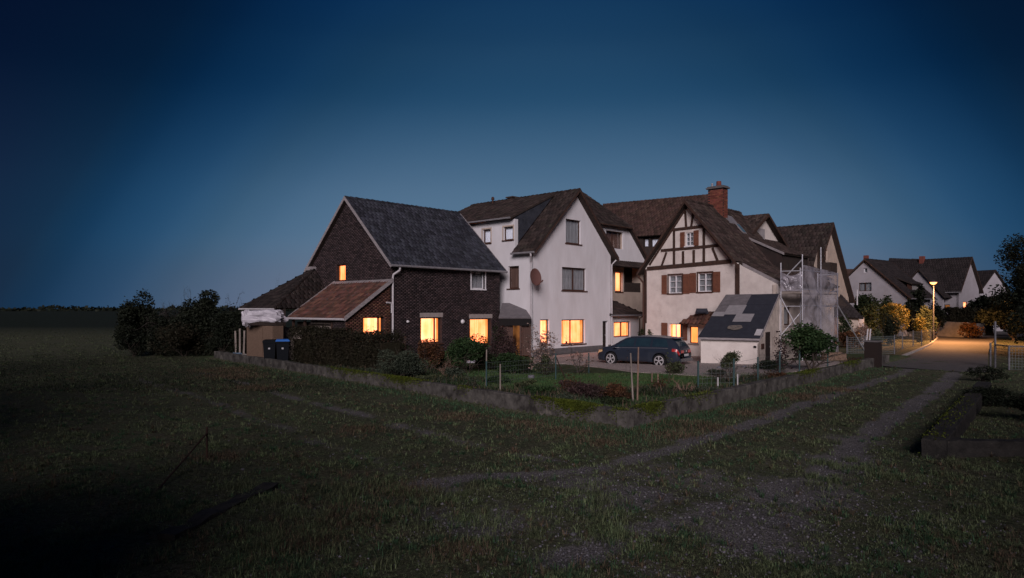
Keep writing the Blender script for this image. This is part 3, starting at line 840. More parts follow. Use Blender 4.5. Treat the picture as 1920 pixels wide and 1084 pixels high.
# vent pipe and low chimney
p = P(924, 388, 49.0); x = MB(); x.tube([p - Vector((0, 0, .3)), p + Vector((0, 0, .55))], .06); x.tube([p + Vector((0, 0, .5)), p + Vector((0, 0, .68)), p + Vector((0, 0, .72))], [.12, .10, .04]); x.build('roof_vent', M['chimney'] if False else M['frame_brown'], wh)
p = P(962, 378, 48.3); x = MB(); x.cbox(p - Vector((0, 0, .5)), .62, .55, .72, .8); x.cbox(p + Vector((0, 0, .225)), .8, .7, .09, .8); x.build('chimney', M['mossy_tile'], wh)
# satellite dish
dsh = thing('satellite_dish', 'round brown satellite dish mounted at the corner of the white wall', 'satellite dish', tuple(q(.05, -.5, 4.8)))
ct = P(1003, 520, 40.7); fw = Vector((.66, -.72, .16)).normalized(); sx = fw.cross(Vector((0, 0, 1))).normalized(); sz = sx.cross(fw)
vs = []; fs = []; nr, na = 5, 24
for i in range(nr + 1):
    r = .50 * i / nr
    for kx in range(na):
        a = 2 * math.pi * kx / na
        vs.append(ct + sx * math.cos(a) * r * .9 + sz * math.sin(a) * r * 1.06 + fw * (.09 * (r / .5) ** 2))
for i in range(nr):
    for kx in range(na): fs.append((i * na + kx, i * na + (kx + 1) % na, (i + 1) * na + (kx + 1) % na, (i + 1) * na + kx))
mb = MB(); mb.add(vs, fs); mb.add([v_ - fw * .025 for v_ in vs], [f_[::-1] for f_ in fs]); mb.build('reflector', M['dish'], dsh, smooth=True)
x = MB(); x.tube([ct - sz * .5 + fw * .08, ct - sz * .38 + fw * .52], .018); x.tube([ct - sz * .38 + fw * .50, ct - sz * .30 + fw * .62], .045); x.build('receiver_arm', M['dish'], dsh)
x = MB(); x.tube([ct - fw * .02, ct - fw * .2, q(.03, -.02, 4.7)], .03); x.build('bracket', M['zinc'], dsh)

# glazed porch in the gap between brick and white house
po = thing('glazed_porch', 'small glazed porch with flat pitched roof between brick house and white house', 'porch', (.3, 41.7, 0))
a2 = P(939, 600, 41.4); b2 = P(997, 600, 41.2)
Wp = Wall((a2.x, a2.y), (b2.x, b2.y), (0, 50)); lnp = Wp.len
zt = 2.28
roof_plane(po, (Wp.at(-.1, zt + .1, .25), Wp.at(lnp, zt + .1, .25), Wp.at(lnp - .75, zt + 1.0, -1.5), Wp.at(-.1, zt + 1.0, -1.5)), 'mossy_tile', deck='bitumen_mid', tiles=False, th=.06)
x = MB(); Wp.box(x, -.08, lnp, zt - .38, zt + .04, .2, .26); x.build('fascia', M['dark'], po)
x = MB()
for u in (0, lnp * .62, lnp - .12): x = MB(); Wp.box(x, u, u + .1, 0, zt - .12, .1, .2); x.build('post', M['frame_brown'], po)
for (a, b, cu) in ((.1, lnp * .40, 'curtain_brown'), (lnp * .40, lnp * .62, 'lit_dim'), (lnp * .62 + .1, lnp - .12, 'curtain_brown')):
    x = MB(); x.add([Wp.at(a, .1, .14), Wp.at(b, .1, .14), Wp.at(b, zt - .12, .14), Wp.at(a, zt - .12, .14)], [(0, 1, 2, 3)]); pn = x.build('pane', M['glass'], po)
    x = MB(); n = 16
    x.add([Wp.at(a + (b - a) * kk / n, z, .02 + .02 * math.sin(kk * 2)) for kk in range(n + 1) for z in (.1, zt - .12)], [(2 * kk, 2 * kk + 2, 2 * kk + 3, 2 * kk + 1) for kk in range(n)]); x.build('curtain', M[cu], pn)

# ================================================================== middle house (behind, between white and timber-framed)
O = Vector((7.1, 51.3))
mh = thing('middle_house', 'set back pale house with half hipped brown roof between the white and timber framed houses', 'house', (O.x, O.y, 0))
qm = lambda t, s, z: v3(O + dR * t + dL * s, z)
hw = 5.15; zeM = 6.85; zrM = 11.7; zh = 9.15
km = (zrM - zeM) / hw; th_ = hw - (zh - zeM) / km
Wm = Wall(O - dR * hw, O + dR * hw, O + dL * 3)
um = lambda px: Wm.u(px)
window(Wm, mh, 1134, 1166, 434, 466, 'frame_brown', 'curtain_brown', mull=1, label='double upstairs window, right sash white')
window(Wm, mh, 1154, 1167, 510, 547, 'frame_brown', 'lit_pale', label='narrow lit window beside the dark loggia')
u0, u1, z0, z1 = Wm.rect(1170, 1203, 492, 548); Wm.holes.append((u0, u1, z0, z1))
Wm.build([(0, 0), (2 * hw, 0), (2 * hw, zeM), (hw + th_, zh), (hw - th_, zh), (0, zeM)], 'wall', M['render_beige'], mh)
x = MB(); x.add([Wm.at(u0 - .1, z0 - .1, -.9), Wm.at(u1 + .1, z0 - .1, -.9), Wm.at(u1 + .1, z1 + .1, -.9), Wm.at(u0 - .1, z1 + .1, -.9)], [(0, 1, 2, 3)]); x.build('loggia_back', M['door_dark'], mh)
x = MB(); Wm.box(x, u0 + .003, u1 - .003, z0, z0 + .75, -.15, -.1); x.build('loggia_balustrade', M['wood_dark'], mh)
# white jettied upper face and its small canopy
mu = [(.2, 6.55), (2 * hw - .15, 6.55), (2 * hw - .02, zeM), (hw + th_, zh), (hw - th_, zh), (.2, zeM)]
Wm2 = Wall(O - dR * hw + nF * .12, O + dR * hw + nF * .12, O + dL * 3); Wm2.holes = [Wm.holes[0]]
Wm2.build(mu, 'upper_wall', M['render'], mh, th=.11)
roof_plane(mh, (qm(-hw + .5, -.95, 6.1), qm(hw + .2, -.95, 6.1), qm(hw + .2, -.13, 6.6), qm(-hw + .5, -.13, 6.6)), 'brown_tile', th=.1)
ovm = .45
e0_, e1_ = qm(hw + .35, -ovm, zeM - km * .35 + .1), qm(hw + .35, 9, zeM - km * .35 + .1)
f0_, f1_ = qm(-hw - .35, -ovm, zeM - km * .35 + .1), qm(-hw - .35, 9, zeM - km * .35 + .1)
hs = 2.2
roof_plane(mh, (e0_, e1_, qm(0, 9, zrM + .1), qm(0, hs, zrM + .1), qm(th_, -ovm, zh + .1)), 'brown_tile')
roof_plane(mh, (f0_, f1_, qm(0, 9, zrM + .1), qm(0, hs, zrM + .1), qm(-th_, -ovm, zh + .1)), 'brown_tile')
roof_plane(mh, (qm(-th_ - .1, -ovm - .05, zh + .02), qm(th_ + .1, -ovm - .05, zh + .02), qm(0, hs, zrM + .12)), 'brown_tile')
ridge(mh, qm(th_, -ovm, zh + .12), qm(0, hs, zrM + .15), 'brown_tile'); ridge(mh, qm(0, hs, zrM + .15), qm(0, 9, zrM + .15), 'brown_tile')
MB().tube([qm(-th_, -ovm - .1, zh - .02), qm(th_, -ovm - .1, zh - .02)], .06).build('gutter', M['oak'], mh)
x = MB(); x.obox(e0_ + Vector((0, 0, -.2)), qm(th_, -ovm, zh + .1) - e0_, v3(nF) * .04, Vector((0, 0, .22))); x.build('verge_board', M['oak'], mh)
We = Wall(O + dR * hw, O + dR * hw + dL * 9, O); We.build([(.003, 0), (9, 0), (9, zeM), (.003, zeM)], 'wall', M['render_beige'], mh)
# low kitchen annex in front of it
ka = thing('kitchen_annex', 'low white annex with dark roof and double lit window beside the parked car', 'outbuilding', (8, 49, 0))
K0 = Vector(tuple(P(1140, 600, 47.7))[:2]); K1 = K0 + dR * 3.95
Wk = Wall(K0, K1, K0 + dL * 3)
window(Wk, ka, 1151, 1182, 603, 632, 'shutter', 'lit_pale', mull=1, sill=False, fw=.09)
Wk.build([(0, 0), (Wk.len, 0), (Wk.len, 2.5), (0, 2.5)], 'wall', M['render'], ka)
Wk2 = Wall(K1, K1 + dL * 2.6, K0); Wk2.build([(.003, 0), (2.6, 0), (2.6, 2.5), (.003, 2.5)], 'wall', M['render'], ka)
kq = lambda t, s, z: v3(K0 + dR * t + dL * s, z)
roof_plane(ka, (kq(-.2, -.35, 2.5), kq(4.3, -.35, 2.5), kq(1.6, 3.0, 4.35), kq(-.2, 3.0, 4.35)), 'brown_tile')
roof_plane(ka, (kq(4.3, -.35, 2.5), kq(4.3, 3.0, 2.5), kq(1.6, 3.0, 4.35)), 'brown_tile')
MB().tube([kq(-.2, -.43, 2.43), kq(4.3, -.43, 2.43)], .06).build('gutter', M['zinc'], ka)
pipe(ka, [kq(4.0, -.4, 2.4), kq(3.92, -.1, 2.2), kq(3.9, -.08, .1)], .045, 'oak')
# lit passage between annex and timber-framed house
x = MB(); a = K1 + dR * .05 + dL * .9; b = P(1203, 600, 45.6)
Wq = Wall(a, (b.x + .25, b.y + .8), K0); x.add([Wq.at(.25, .1, 0), Wq.at(.95, .1, 0), Wq.at(.95, 2.15, 0), Wq.at(.25, 2.15, 0)], [(0, 1, 2, 3)])
x.build('lit_doorway', M['lit_orange'], ka)

# ================================================================== big rear wing
rw = thing('rear_wing', 'large red brown tiled roof wing rising behind the timber framed house', 'house', (13, 59, 0))
ra, rb = P(1150, 381, 62), P(1340, 366, 57.0)
rb.z = ra.z = 12.45
dr_ = (rb - ra).normalized(); nr_ = Vector((dr_.y, -dr_.x, 0)).normalized()
if nr_.y > 0: nr_ = -nr_
rb2 = rb + dr_ * .05
fall = 4.2; ez = 8.9
roof_plane(rw, (ra - dr_ * 1 + nr_ * fall + Vector((0, 0, ez - 12.45)), rb2 + nr_ * fall + Vector((0, 0, ez - 12.45)), rb2, ra - dr_ * 1), 'rear_tile')
roof_plane(rw, (ra - dr_ * 1 - nr_ * fall + Vector((0, 0, ez - 12.45)), rb2 - nr_ * fall + Vector((0, 0, ez - 12.45)), rb2, ra - dr_ * 1), 'rear_tile', tiles=False)
ridge(rw, ra - dr_ * 1, rb2, 'rear_tile')
pa_, pb_ = ra - dr_ * .8 + nr_ * 3.8, rb2 - dr_ * .2 + nr_ * 3.8
Wr = Wall((pa_.x, pa_.y), (pb_.x, pb_.y), (ra.x, ra.y))
for (x0, x1) in ((1206, 1217), (1220, 1236)):
    window(Wr, rw, x0, x1, 446, 464, 'wood_dark', 'blind', sill=False, fw=.1)
Wr.build([(0, 0), (Wr.len, 0), (Wr.len, ez), (0, ez)], 'wall', M['wood_dark'], rw)
pa_, pb_ = rb2 + nr_ * 3.8, rb2 - nr_ * 3.8
Wall((pa_.x, pa_.y), (pb_.x, pb_.y), (ra.x, ra.y)).build([(.003, 0), (7.6, 0), (7.6, ez), (3.8, 12.2), (.003, ez)], 'wall', M['render_old'], rw)

# ================================================================== timber-framed house
T0 = Vector((8.6, 44.0)); tw_ = Vector((.6, -.8)); td = Vector((.681, .732)); wT = 6.87; zeT = 5.55; zrT = 9.33; LT = 7.2
tf = thing('timber_framed_house', 'half timbered white gabled house with rust brown shutters and tall red chimney', 'house', (T0.x, T0.y, 0))
qt = lambda t, s, z: v3(T0 + tw_ * t + td * s, z)
Wt = Wall(T0, T0 + tw_ * wT, T0 + td * 4 + tw_ * 3)
kt = (zrT - zeT) / (wT / 2)
oeT, ovT = .42, .45
tT = 9.45; zX = 4.25                                  # the catslide comes down to here
def tz(t):                                            # roof surface height over t
    if t <= wT / 2: return zeT + kt * t
    if t <= wT + .05: return zrT - kt * (t - wT / 2)
    zk = zrT - kt * (wT / 2 + .05)
    return zk - (zk - zX) * (t - wT - .05) / (tT - wT - .05)
U = .12
roof_plane(tf, (qt(-oeT, -ovT, tz(0) - kt * oeT + U), qt(-oeT, LT, tz(0) - kt * oeT + U), qt(wT / 2, LT, zrT + U), qt(wT / 2, -ovT, zrT + U)), 'mossy_tile', tiles=False)
roof_plane(tf, (qt(wT + .05, -ovT, tz(wT + .05) + U), qt(wT + .05, LT, tz(wT + .05) + U), qt(wT / 2, LT, zrT + U), qt(wT / 2, -ovT, zrT + U)), 'mossy_tile')
zk = tz(wT + .05) + U
roof_plane(tf, (qt(tT + .15, .12, zX + U - .08), qt(tT + .15, LT + 2.0, zX + U - .08), qt(wT + .05, LT + 2.0, zk), qt(wT + .05, .12, zk)), 'mossy_tile')
roof_plane(tf, (qt(tT - 1.0, LT, zX + U + .5), qt(tT - 1.0, LT + 4, zX + U + .5), qt(wT / 2, LT + 4, zrT - .9), qt(wT / 2, LT + .003, zrT - .9)), 'mossy_tile')
ridge(tf, qt(wT / 2, -ovT, zrT + U), qt(wT / 2, LT, zrT + U), 'mossy_tile', .12)
for a, b in ((qt(-oeT, -ovT, tz(0) - kt * oeT + U), qt(wT / 2, -ovT, zrT + U)), (qt(wT + .35, -ovT, tz(wT) - kt * .35 + U), qt(wT / 2, -ovT, zrT + U))):
    x = MB(); x.obox(a + v3(-td) * .003 + Vector((0, 0, -.2)), b - a, v3(-td) * .04, Vector((0, 0, .2))); x.build('verge_board', M['oak'], tf)
x = MB(); a = qt(wT + .3, .08, tz(wT + .3) + U - .16); b = qt(tT + .15, .08, zX + U - .24); x.obox(a, b - a, v3(-td) * .04, Vector((0, 0, .17))); x.build('verge_board', M['board_grey'], tf)
# openings
def shutter(W, u0, u1, z0, z1, mt='shutter', hang=0.0, off=.0):
    mb = MB(); n = max(3, int((u1 - u0) / .11)); o = off
    for i in range(n):
        a = u0 + (u1 - u0) * i / n; b = u0 + (u1 - u0) * (i + 1) / n - .008
        W.box(mb, a, b, z0, z1, .02 + o, .05 + o)
    for zz in (z0 + (z1 - z0) * .12, z0 + (z1 - z0) * .82): W.box(mb, u0 + .01, u1 - .02, zz, zz + .07, .052 + o, .07 + o)
    return mb.build('shutter', M[mt], tf)
wins = [(1254, 1279, 516, 550), (1309, 1335, 512, 547)]
for x0, x1, y0, y1 in wins:
    window(Wt, tf, x0, x1, y0, y1, 'frame_white', 'curtain', mull=1, trans=2, fw=.055, rec=.06, surround='frame_brown', sill='frame_brown')
h1, h2 = Wt.holes[0], Wt.holes[1]
sw = .42
shutter(Wt, h1[0] - .12 - sw, h1[0] - .12, h1[2] - .04, h1[3] + .04); 
g0, g1 = h1[1] + .12, h2[0] - .12; gm = (g0 + g1) / 2
shutter(Wt, g0, gm - .01, h1[2] - .04, h1[3] + .04); shutter(Wt, gm + .01, g1, h2[2] - .04, h2[3] + .04)
shutter(Wt, h2[1] + .12, h2[1] + .12 + sw + .06, h2[2] - .04, h2[3] + .04)
window(Wt, tf, 1286, 1300, 436, 461, 'frame_white', 'curtain', mull=1, trans=2, fw=.045, rec=.05, sill='frame_white')
h3 = Wt.holes[2]
shutter(Wt, h3[0] - .40, h3[0] - .06, h3[2] - .05, h3[3] + .06); shutter(Wt, h3[1] + .06, h3[1] + .42, h3[2] - .02, h3[3] + .08)
window(Wt, tf, 1254, 1279, 607, 636, 'frame_white', 'lit_hot', mull=1, trans=0, fw=.05, rec=.08, sill='frame_brown')
h4 = Wt.holes[3]
shutter(Wt, h4[0] - .56, h4[0] - .08, h4[2] - .04, h4[3] + .04, 'shutter'); shutter(Wt, h4[1] + .06, h4[1] + .42, h4[2] - .04, h4[3] + .04)
window(Wt, tf, 1293, 1309, 612, 644, 'shutter', 'lit_orange', rec=.04, sill='lintel', fw=.06)
zk0 = tz(wT)
outl = [(0, 0), (tT - .1, 0), (tT - .1, zX - .02), (wT + .05, zk0 - .12), (wT / 2, zrT - .03), (0, zeT - .05)]
Wt.build(outl, 'wall', M['render_old'], tf)
# timber frame: every beam a piece of its own
def tbeam(x0, y0, x1, y1, wd=.17, off=.035):
    a = Wt.at(Wt.u(x0), Wt.z(x0, y0), .0); b = Wt.at(Wt.u(x1), Wt.z(x1, y1), .0)
    d = (b - a).normalized(); n = Wt.n3(); s_ = d.cross(n).normalized() * wd
    mb = MB(); mb.obox(a - s_ / 2 - n * .02, b - a, s_, n * (.02 + off)); return mb.build('beam', M['oak'], tf)
tbeam(1214, 504, 1371, 490, .24, .05)
tbeam(1240, 470, 1350, 460, .17, .045)
tbeam(1262, 431, 1322, 424, .17, .045)
tbeam(1264, 503, 1264, 433, .17, .030)
tbeam(1281, 498, 1281, 471, .17, .028); tbeam(1301, 497, 1301, 469, .17, .028)
tbeam(1320, 496, 1320, 428, .17, .031)
tbeam(1240, 501, 1250, 473, .15, .029); tbeam(1347, 492, 1336, 465, .15, .029)
tbeam(1287, 428, 1285, 396, .15, .030); tbeam(1296, 427, 1300, 398, .15, .030)
tbeam(1282, 466, 1282, 436, .11, .028); tbeam(1304, 464, 1304, 434, .11, .028)
tbeam(1211, 505, 1211, 606, .16, .03)
x = MB(); a = Wt.at(wT - .12, .9, 0); x.obox(a, v3(tw_) * .26, Wt.n3() * .06, Vector((0, 0, zeT - 1.0))); x.build('corner_post', M['oak'], tf)
tbeam(1218, 497, 1288, 388, .15, .033); tbeam(1369, 484, 1292, 388, .15, .033)
pipe(tf, [qt(-oeT - .05, -ovT + .1, 5.1), qt(-.12, -.1, 4.6), qt(-.1, -.1, 4.4), qt(-.1, -.1, .1)], .06, 'frame_brown')
# side and back walls
Wts = Wall(T0 + tw_ * (tT - .1), T0 + tw_ * (tT - .1) + td * (LT + 1.8), T0 + td * 3)
window(Wts, tf, 1470, 1484, 576, 610, 'frame_brown', 'curtain', sill='lintel')
Wts.build([(.003, 0), (Wts.len, 0), (Wts.len, zX - .02), (.003, zX - .02)], 'wall', M['render_stained'], tf)
Wall(T0, T0 + td * LT, T0 + tw_ * 3).build([(.003, 0), (LT, 0), (LT, zeT - .1), (.003, zeT - .1)], 'wall', M['render_old'], tf)
bw_ = Wall(T0 + td * (LT - .3), T0 + td * (LT - .3) + tw_ * (tT - .6), T0 + tw_ * 3)
bw_.build([(.3, 0), (tT - .8, 0), (tT - .8, 4.2), (wT, 5.2), (wT / 2, zrT - .3), (.3, zeT - .2)], 'wall', M['render_old'], tf)
# chimney stack
chp = P(1346, 420, 43.6); cw = 1.02
x = MB(); x.cbox((chp.x, chp.y, 7.0), cw, .62, 3.55, R(-45)); ch = x.build('chimney', M['mortar'], tf)
mb = MB(); ca, sa_ = math.cos(R(-45)), math.sin(R(-45))
for r_ in range(40):
    zz = 7.2 + r_ * .082
    for face in range(4):
        L_ = cw if face % 2 == 0 else .62; D_ = .62 / 2 if face % 2 == 0 else cw / 2
        nb = 4 if face % 2 == 0 else 3
        for kx in range(nb):
            a = -L_ / 2 + (kx + (.5 if r_ % 2 else 0)) * L_ / nb; b = min(a + L_ / nb - .012, L_ / 2)
            if b - a < .04: continue
            ang = R(-45) + face * math.pi / 2; ux = Vector((math.cos(ang), math.sin(ang), 0)); uy = Vector((math.sin(ang), -math.cos(ang), 0))
            o = Vector((chp.x, chp.y, zz)) + ux * a + uy * D_
            mb.obox(o, ux * (b - a), uy * .012, Vector((0, 0, .070)))
mb.build('bricks', M['chimney'], ch, kind='stuff')
x = MB(); x.cbox((chp.x, chp.y, 10.55), cw + .22, .84, .09, R(-45)); x.cbox((chp.x, chp.y, 10.643), cw + .08, .72, .07, R(-45)); x.build('cap', M['plinth'], ch)
x = MB(); x.tube([(chp.x + .06, chp.y, 10.72), (chp.x + .06, chp.y, 11.05)], [.17, .15], 10); x.build('chimney_pot', M['chimney'], ch)
x = MB(); x.tube([(chp.x - .3, chp.y + .2, 10.72), (chp.x - .3, chp.y + .2, 10.95)], .07, 8); x.build('flue', M['zinc'], ch)
x = MB(); a = qt(wT / 2 + .55, 3.6, tz(wT / 2 + .55) + U + .03); x.obox(a, v3(td) * 1.2, qt(wT / 2 + 1.05, 3.6, tz(wT / 2 + 1.05) + U + .03) - a, Vector((0, 0, .05))); x.build('flashing', M['zinc'], tf)
# skylight
def on_roof(t, s, e=.03): return qt(t, s, tz(t) + U + e)
a, b, c = on_roof(4.5, 4.3), on_roof(5.1, 4.3), on_roof(4.5, 4.8)
x = MB(); x.obox(a, b - a, c - a, Vector((.02, -.01, .07))); sk = x.build('skylight', M['zinc'], tf)
x = MB(); x.obox(a + (b - a) * .1 + (c - a) * .12 + Vector((.02, -.01, .075)), (b - a) * .8, (c - a) * .76, Vector((0, 0, .01))); x.build('pane', mat('sky_pane', (.10, .20, .25), rough=.1, spec=.8), sk)
# shed dormer on the right slope
s0_, s1_ = 4.7, LT + 1.9
d0, d1 = qt(7.75, s0_, 6.3), qt(7.75, s1_, 6.3); e0_, e1_ = qt(5.25, s0_, 7.45), qt(5.25, s1_, 7.45)
sd_ = roof_plane(tf, (d0, d1, e1_, e0_), 'mossy_tile', name='dormer_roof')
x = MB(); x.obox(d0 + v3(-td) * .01 + Vector((0, 0, -.13)), e0_ - d0, v3(-td) * .04, Vector((0, 0, .15))); x.build('dormer_verge', M['board_grey'], tf)
x = MB(); x.slab([qt(7.55, s0_ + .05, 4.9), qt(7.55, s0_ + .05, 6.25), qt(5.3, s0_ + .05, 7.3), qt(5.5, s0_ + .05, 6.9)], v3(td) * .06)
x.slab([qt(7.55, s0_ + .12, 4.9), qt(7.55, s1_, 4.9), qt(7.55, s1_, 6.25), qt(7.55, s0_ + .12, 6.25)], v3(-tw_) * .06); x.build('dormer_wall', M['brown_tile'], tf)
# gabled dormer further back
g_ = P(1430, 402, 46.6); ga = Vector((g_.x, g_.y)); zg = g_.z
hw_ = 3.6; kg = 2.25 / 3.9
Wd = Wall(ga - dR * hw_, ga + dR * hw_, ga + dL)
x = Wd.build([(0, 5.8), (2 * hw_, 5.8), (2 * hw_, zg - kg * hw_ - .05), (hw_, zg - .1), (0, zg - kg * hw_ - .05)], 'dormer_gable', M['render_old'], tf)
u = Wd.u(1424); 
for kx in (0, 1):
    y_ = MB(); Wd.box(y_, Wd.u(1419) + kx * .62, Wd.u(1419) + kx * .62 + .58, zg - 2.0, zg - 1.0, .01, .05); y_.build('shutter', M['shutter_grey'], tf)
gq = lambda t, s, z: v3(ga + dR * t + dL * s, z)
for sg in (1, -1):
    roof_plane(tf, (gq(sg * (hw_ + .35), -.4, zg - kg * (hw_ + .35)), gq(sg * (hw_ + .35), 3.0, zg - kg * (hw_ + .35)), gq(0, 3.0, zg + .02), gq(0, -.4, zg + .02)), 'mossy_tile', name='dormer_roof')
    x = MB(); a = gq(sg * (hw_ + .35), -.41, zg - kg * (hw_ + .35) - .2); x.obox(a, gq(0, -.41, zg - .18) - a, v3(nF) * .04, Vector((0, 0, .2))); x.build('verge_board', M['oak'], tf)
# little roofed bay beside the lit window
x = MB()
bay = [Wt.at(Wt.u(1281), 2.38, .02), Wt.at(Wt.u(1345), 2.55, .02), Wt.at(Wt.u(1330), 1.95, .9), Wt.at(Wt.u(1282), 2.02, .75)]
roof_plane(tf, (Wt.at(Wt.u(1288), 2.06, .75), Wt.at(Wt.u(1345), 2.06, .75), Wt.at(Wt.u(1345), 2.75, .03), Wt.at(Wt.u(1312), 2.75, .03)), 'red_tile', name='bay_roof', th=.07)
x = MB(); Wt.box(x, Wt.u(1289), Wt.u(1291.5), 0, 2.05, .55, .67); x.build('post', M['oak'], tf)
x = MB(); p_ = Wt.at(Wt.u(1325), 2.62, .45); x.tube([p_ + Vector((-.28, .1, 0)), p_ + Vector((-.24, .09, .16)), p_ + Vector((.24, -.09, .16)), p_ + Vector((.28, -.1, 0))], [.10, .17, .17, .10], 12); x.build('roll', M['bitumen'], tf)

# ================================================================== shed with patched roof
S0 = Vector((9.57, 34.6)); S1 = Vector((11.95, 33.1)); S2 = Vector((14.2, 36.35)); 
sh = thing('patched_shed', 'low rendered shed with steep dark felt roof patched in lighter grey pieces', 'shed', (S0.x, S0.y, 0))
ctr = (13, 37)
Wa = Wall(S0, S1, ctr); Wb = Wall(S1, S2, ctr)
Wa.build([(0, 0), (Wa.len, 0), (Wa.len, 1.50), (0, 1.50)], 'wall', M['render_old'], sh)
zS = 3.75
Wb.build([(.003, 0), (Wb.len, 0), (Wb.len, zS - .1), (.003, 1.50)], 'wall', M['render_stained'], sh)
S3 = Vector((12.28, 39.2)); Wc = Wall(S0, S3, ctr)
Wc.build([(.003, 0), (Wc.len - .4, 0), (Wc.len - .4, zS - .3), (.003, 1.50)], 'wall', M['render_stained'], sh)
eL = v3(S0 + Wa.n * .18 - Wa.d * .10, 1.50); eR = v3(S1 + Wa.n * .18 + Wa.d * .10, 1.50)
tR = v3(S2 + Wb.n * .1 - Vector((.12, .1)), 3.72); nrm = (eR - eL).cross(tR - eL).normalized(); nrm = nrm if nrm.z > 0 else -nrm
ray = P(1361, 553, 1.0) - Vector((0, 0, H)); tL = Vector((0, 0, H)) + ray * ((eL - Vector((0, 0, H))).dot(nrm) / ray.dot(nrm))
x = MB(); x.slab([eL, eR, tR, tL], -nrm * .09); rfS = x.build('roof', M['bitumen'], sh)
def rp(a, b, e=.0): # bilinear point on the shed roof
    return eL.lerp(eR, a).lerp(tL.lerp(tR, a), b) + nrm * e
def sheet(a0, a1, b0, b1, mt, e):
    mb = MB(); mb.slab([rp(a0, b0, e), rp(a1, b0, e), rp(a1, b1, e), rp(a0, b1, e)], nrm * .008); return mb.build('felt_sheet', M[mt], rfS)
rows = [0, .22, .44, .66, .86, 1.0]
sheet(0.003, .40, .52, .72, 'bitumen_mid', .004); sheet(.003, .50, .72, .997, 'bitumen_mid', .016)
sheet(.003, .22, .46, .56, 'bitumen_light', .028); sheet(.20, .52, .50, .72, 'bitumen_light', .030)
sheet(.43, .74, .33, .51, 'bitumen_light', .040)
sheet(.01, .99, .003, .12, 'bitumen', .003); sheet(.45, .98, .74, .96, 'bitumen', .003)
sheet(.9, .999, .04, .17, 'zinc_white', .05)
mb = MB(); rr_ = random.Random(4); pts_ = []
for i in range(14):
    a = 2 * math.pi * i / 14; r = 1 + .25 * rr_.uniform(-1, 1)
    pts_.append(rp(.55 + .125 * r * math.cos(a), .20 + .062 * r * math.sin(a), .052))
mb.slab(pts_, nrm * .006); mb.build('worn_patch', mat('worn_felt', (.20, .17, .14), (.10, .09, .085), scale=9), rfS)
x = MB(); x.obox(eL + Vector((0, 0, -.12)), eR - eL, Wa.n3() * .03, Vector((0, 0, .1))); x.build('eave_board', M['board_grey'], sh)
x = MB(); a = eR + Vector((0, 0, -.10)); x.obox(a, tR - eR, Wb.n3() * .03, Vector((0, 0, .10))); x.build('verge_board', M['board_grey'], sh)
x = MB(); Wa.box(x, Wa.len - .02, Wa.len + .05, 0, 1.25, -.02, .05); x.build('corner_board', M['wood_grey'], sh)
x = MB(); Wa.box(x, Wa.len - .22, Wa.len - .10, 1.02, 1.12, .0, .05); x.build('vent', M['dark'], sh)
x = MB(); Wb.box(x, 1.25, 2.0, 0.02, 1.75, .005, .05); dr = x.build('door', M['door_dark'], sh)
x = MB(); x.tube([Wb.at(1.9, .95, .07), Wb.at(1.9, 1.05, .07)], .015); x.build('handle', M['zinc'], dr)
x = MB(); Wb.box(x, .45, .95, .95, 1.2, .005, .04); x.build('hatch', M['frame_brown'], sh)
x = MB(); x.cbox(Wb.at(.35, 1.55, .06), .12, .12, .16, .8); x.build('wall_lamp', M['zinc'], sh)
# ================================================================== scaffold with plastic sheeting
sc = thing('scaffold', 'steel tube scaffold tower wrapped in translucent plastic sheeting on the end wall', 'scaffold', (15.1, 35.5, 0))
a0 = Vector((14.20, 36.05)); a1 = Vector((15.1, 35.5)); sdv = (a1 - a0).normalized(); ldv = Vector((.681, .732))
b1 = a1 + ldv * 5.5; b0 = a0 + ldv * 5.5; m1 = a1 + ldv * 2.75; m0 = a0 + ldv * 2.75
def pole(a, b, r=.032, nm='pole'): return MB().tube([a, b], r, 8).build(nm, M['steel'], sc)
for p, zt_ in ((a0, 5.35), (a1, 5.75), (b1, 5.0), (b0, 5.0), (m1, 6.3), (m0, 5.2)):
    pole(v3(p, 0), v3(p, zt_)); x = MB(); x.cbox(v3(p, 0), .15, .15, .02, .8); x.build('base_plate', M['steel'], sc)
for z in (1.55, 3.05, 3.9, 4.9):
    pole(v3(a0, z), v3(a1, z), .026, 'transom'); 
    if z > 1.6: pole(v3(a1 - ldv * .1, z + .04), v3(b1 + ldv * .1, z + .04), .026, 'ledger')
    if z > 1.6: pole(v3(b0, z), v3(b1, z), .026, 'transom')
pole(v3(a0 - ldv * .05, 3.55), v3(a1 - ldv * .05, 1.45), .028, 'brace'); pole(v3(a0 - ldv * .05, 1.5), v3(a1 + ldv * .4, 3.0), .026, 'brace')
pole(v3(a0, 4.35), v3(a1, 5.5), .028, 'brace')
pole(v3(b1 - ldv * .3, 3.3), G(1633, 668) + Vector((.2, .8, 0)), .035, 'brace')
x = MB(); x.obox(v3(a0, 1.36), v3(sdv) * 1.15, v3(ldv) * .9, Vector((0, 0, .06))); x.build('deck', M['steel'], sc)
x = MB(); x.obox(v3(a0, 3.72), v3(sdv) * 1.05, v3(ldv) * 5.4, Vector((0, 0, .06))); x.build('deck', M['wood_grey'], sc)
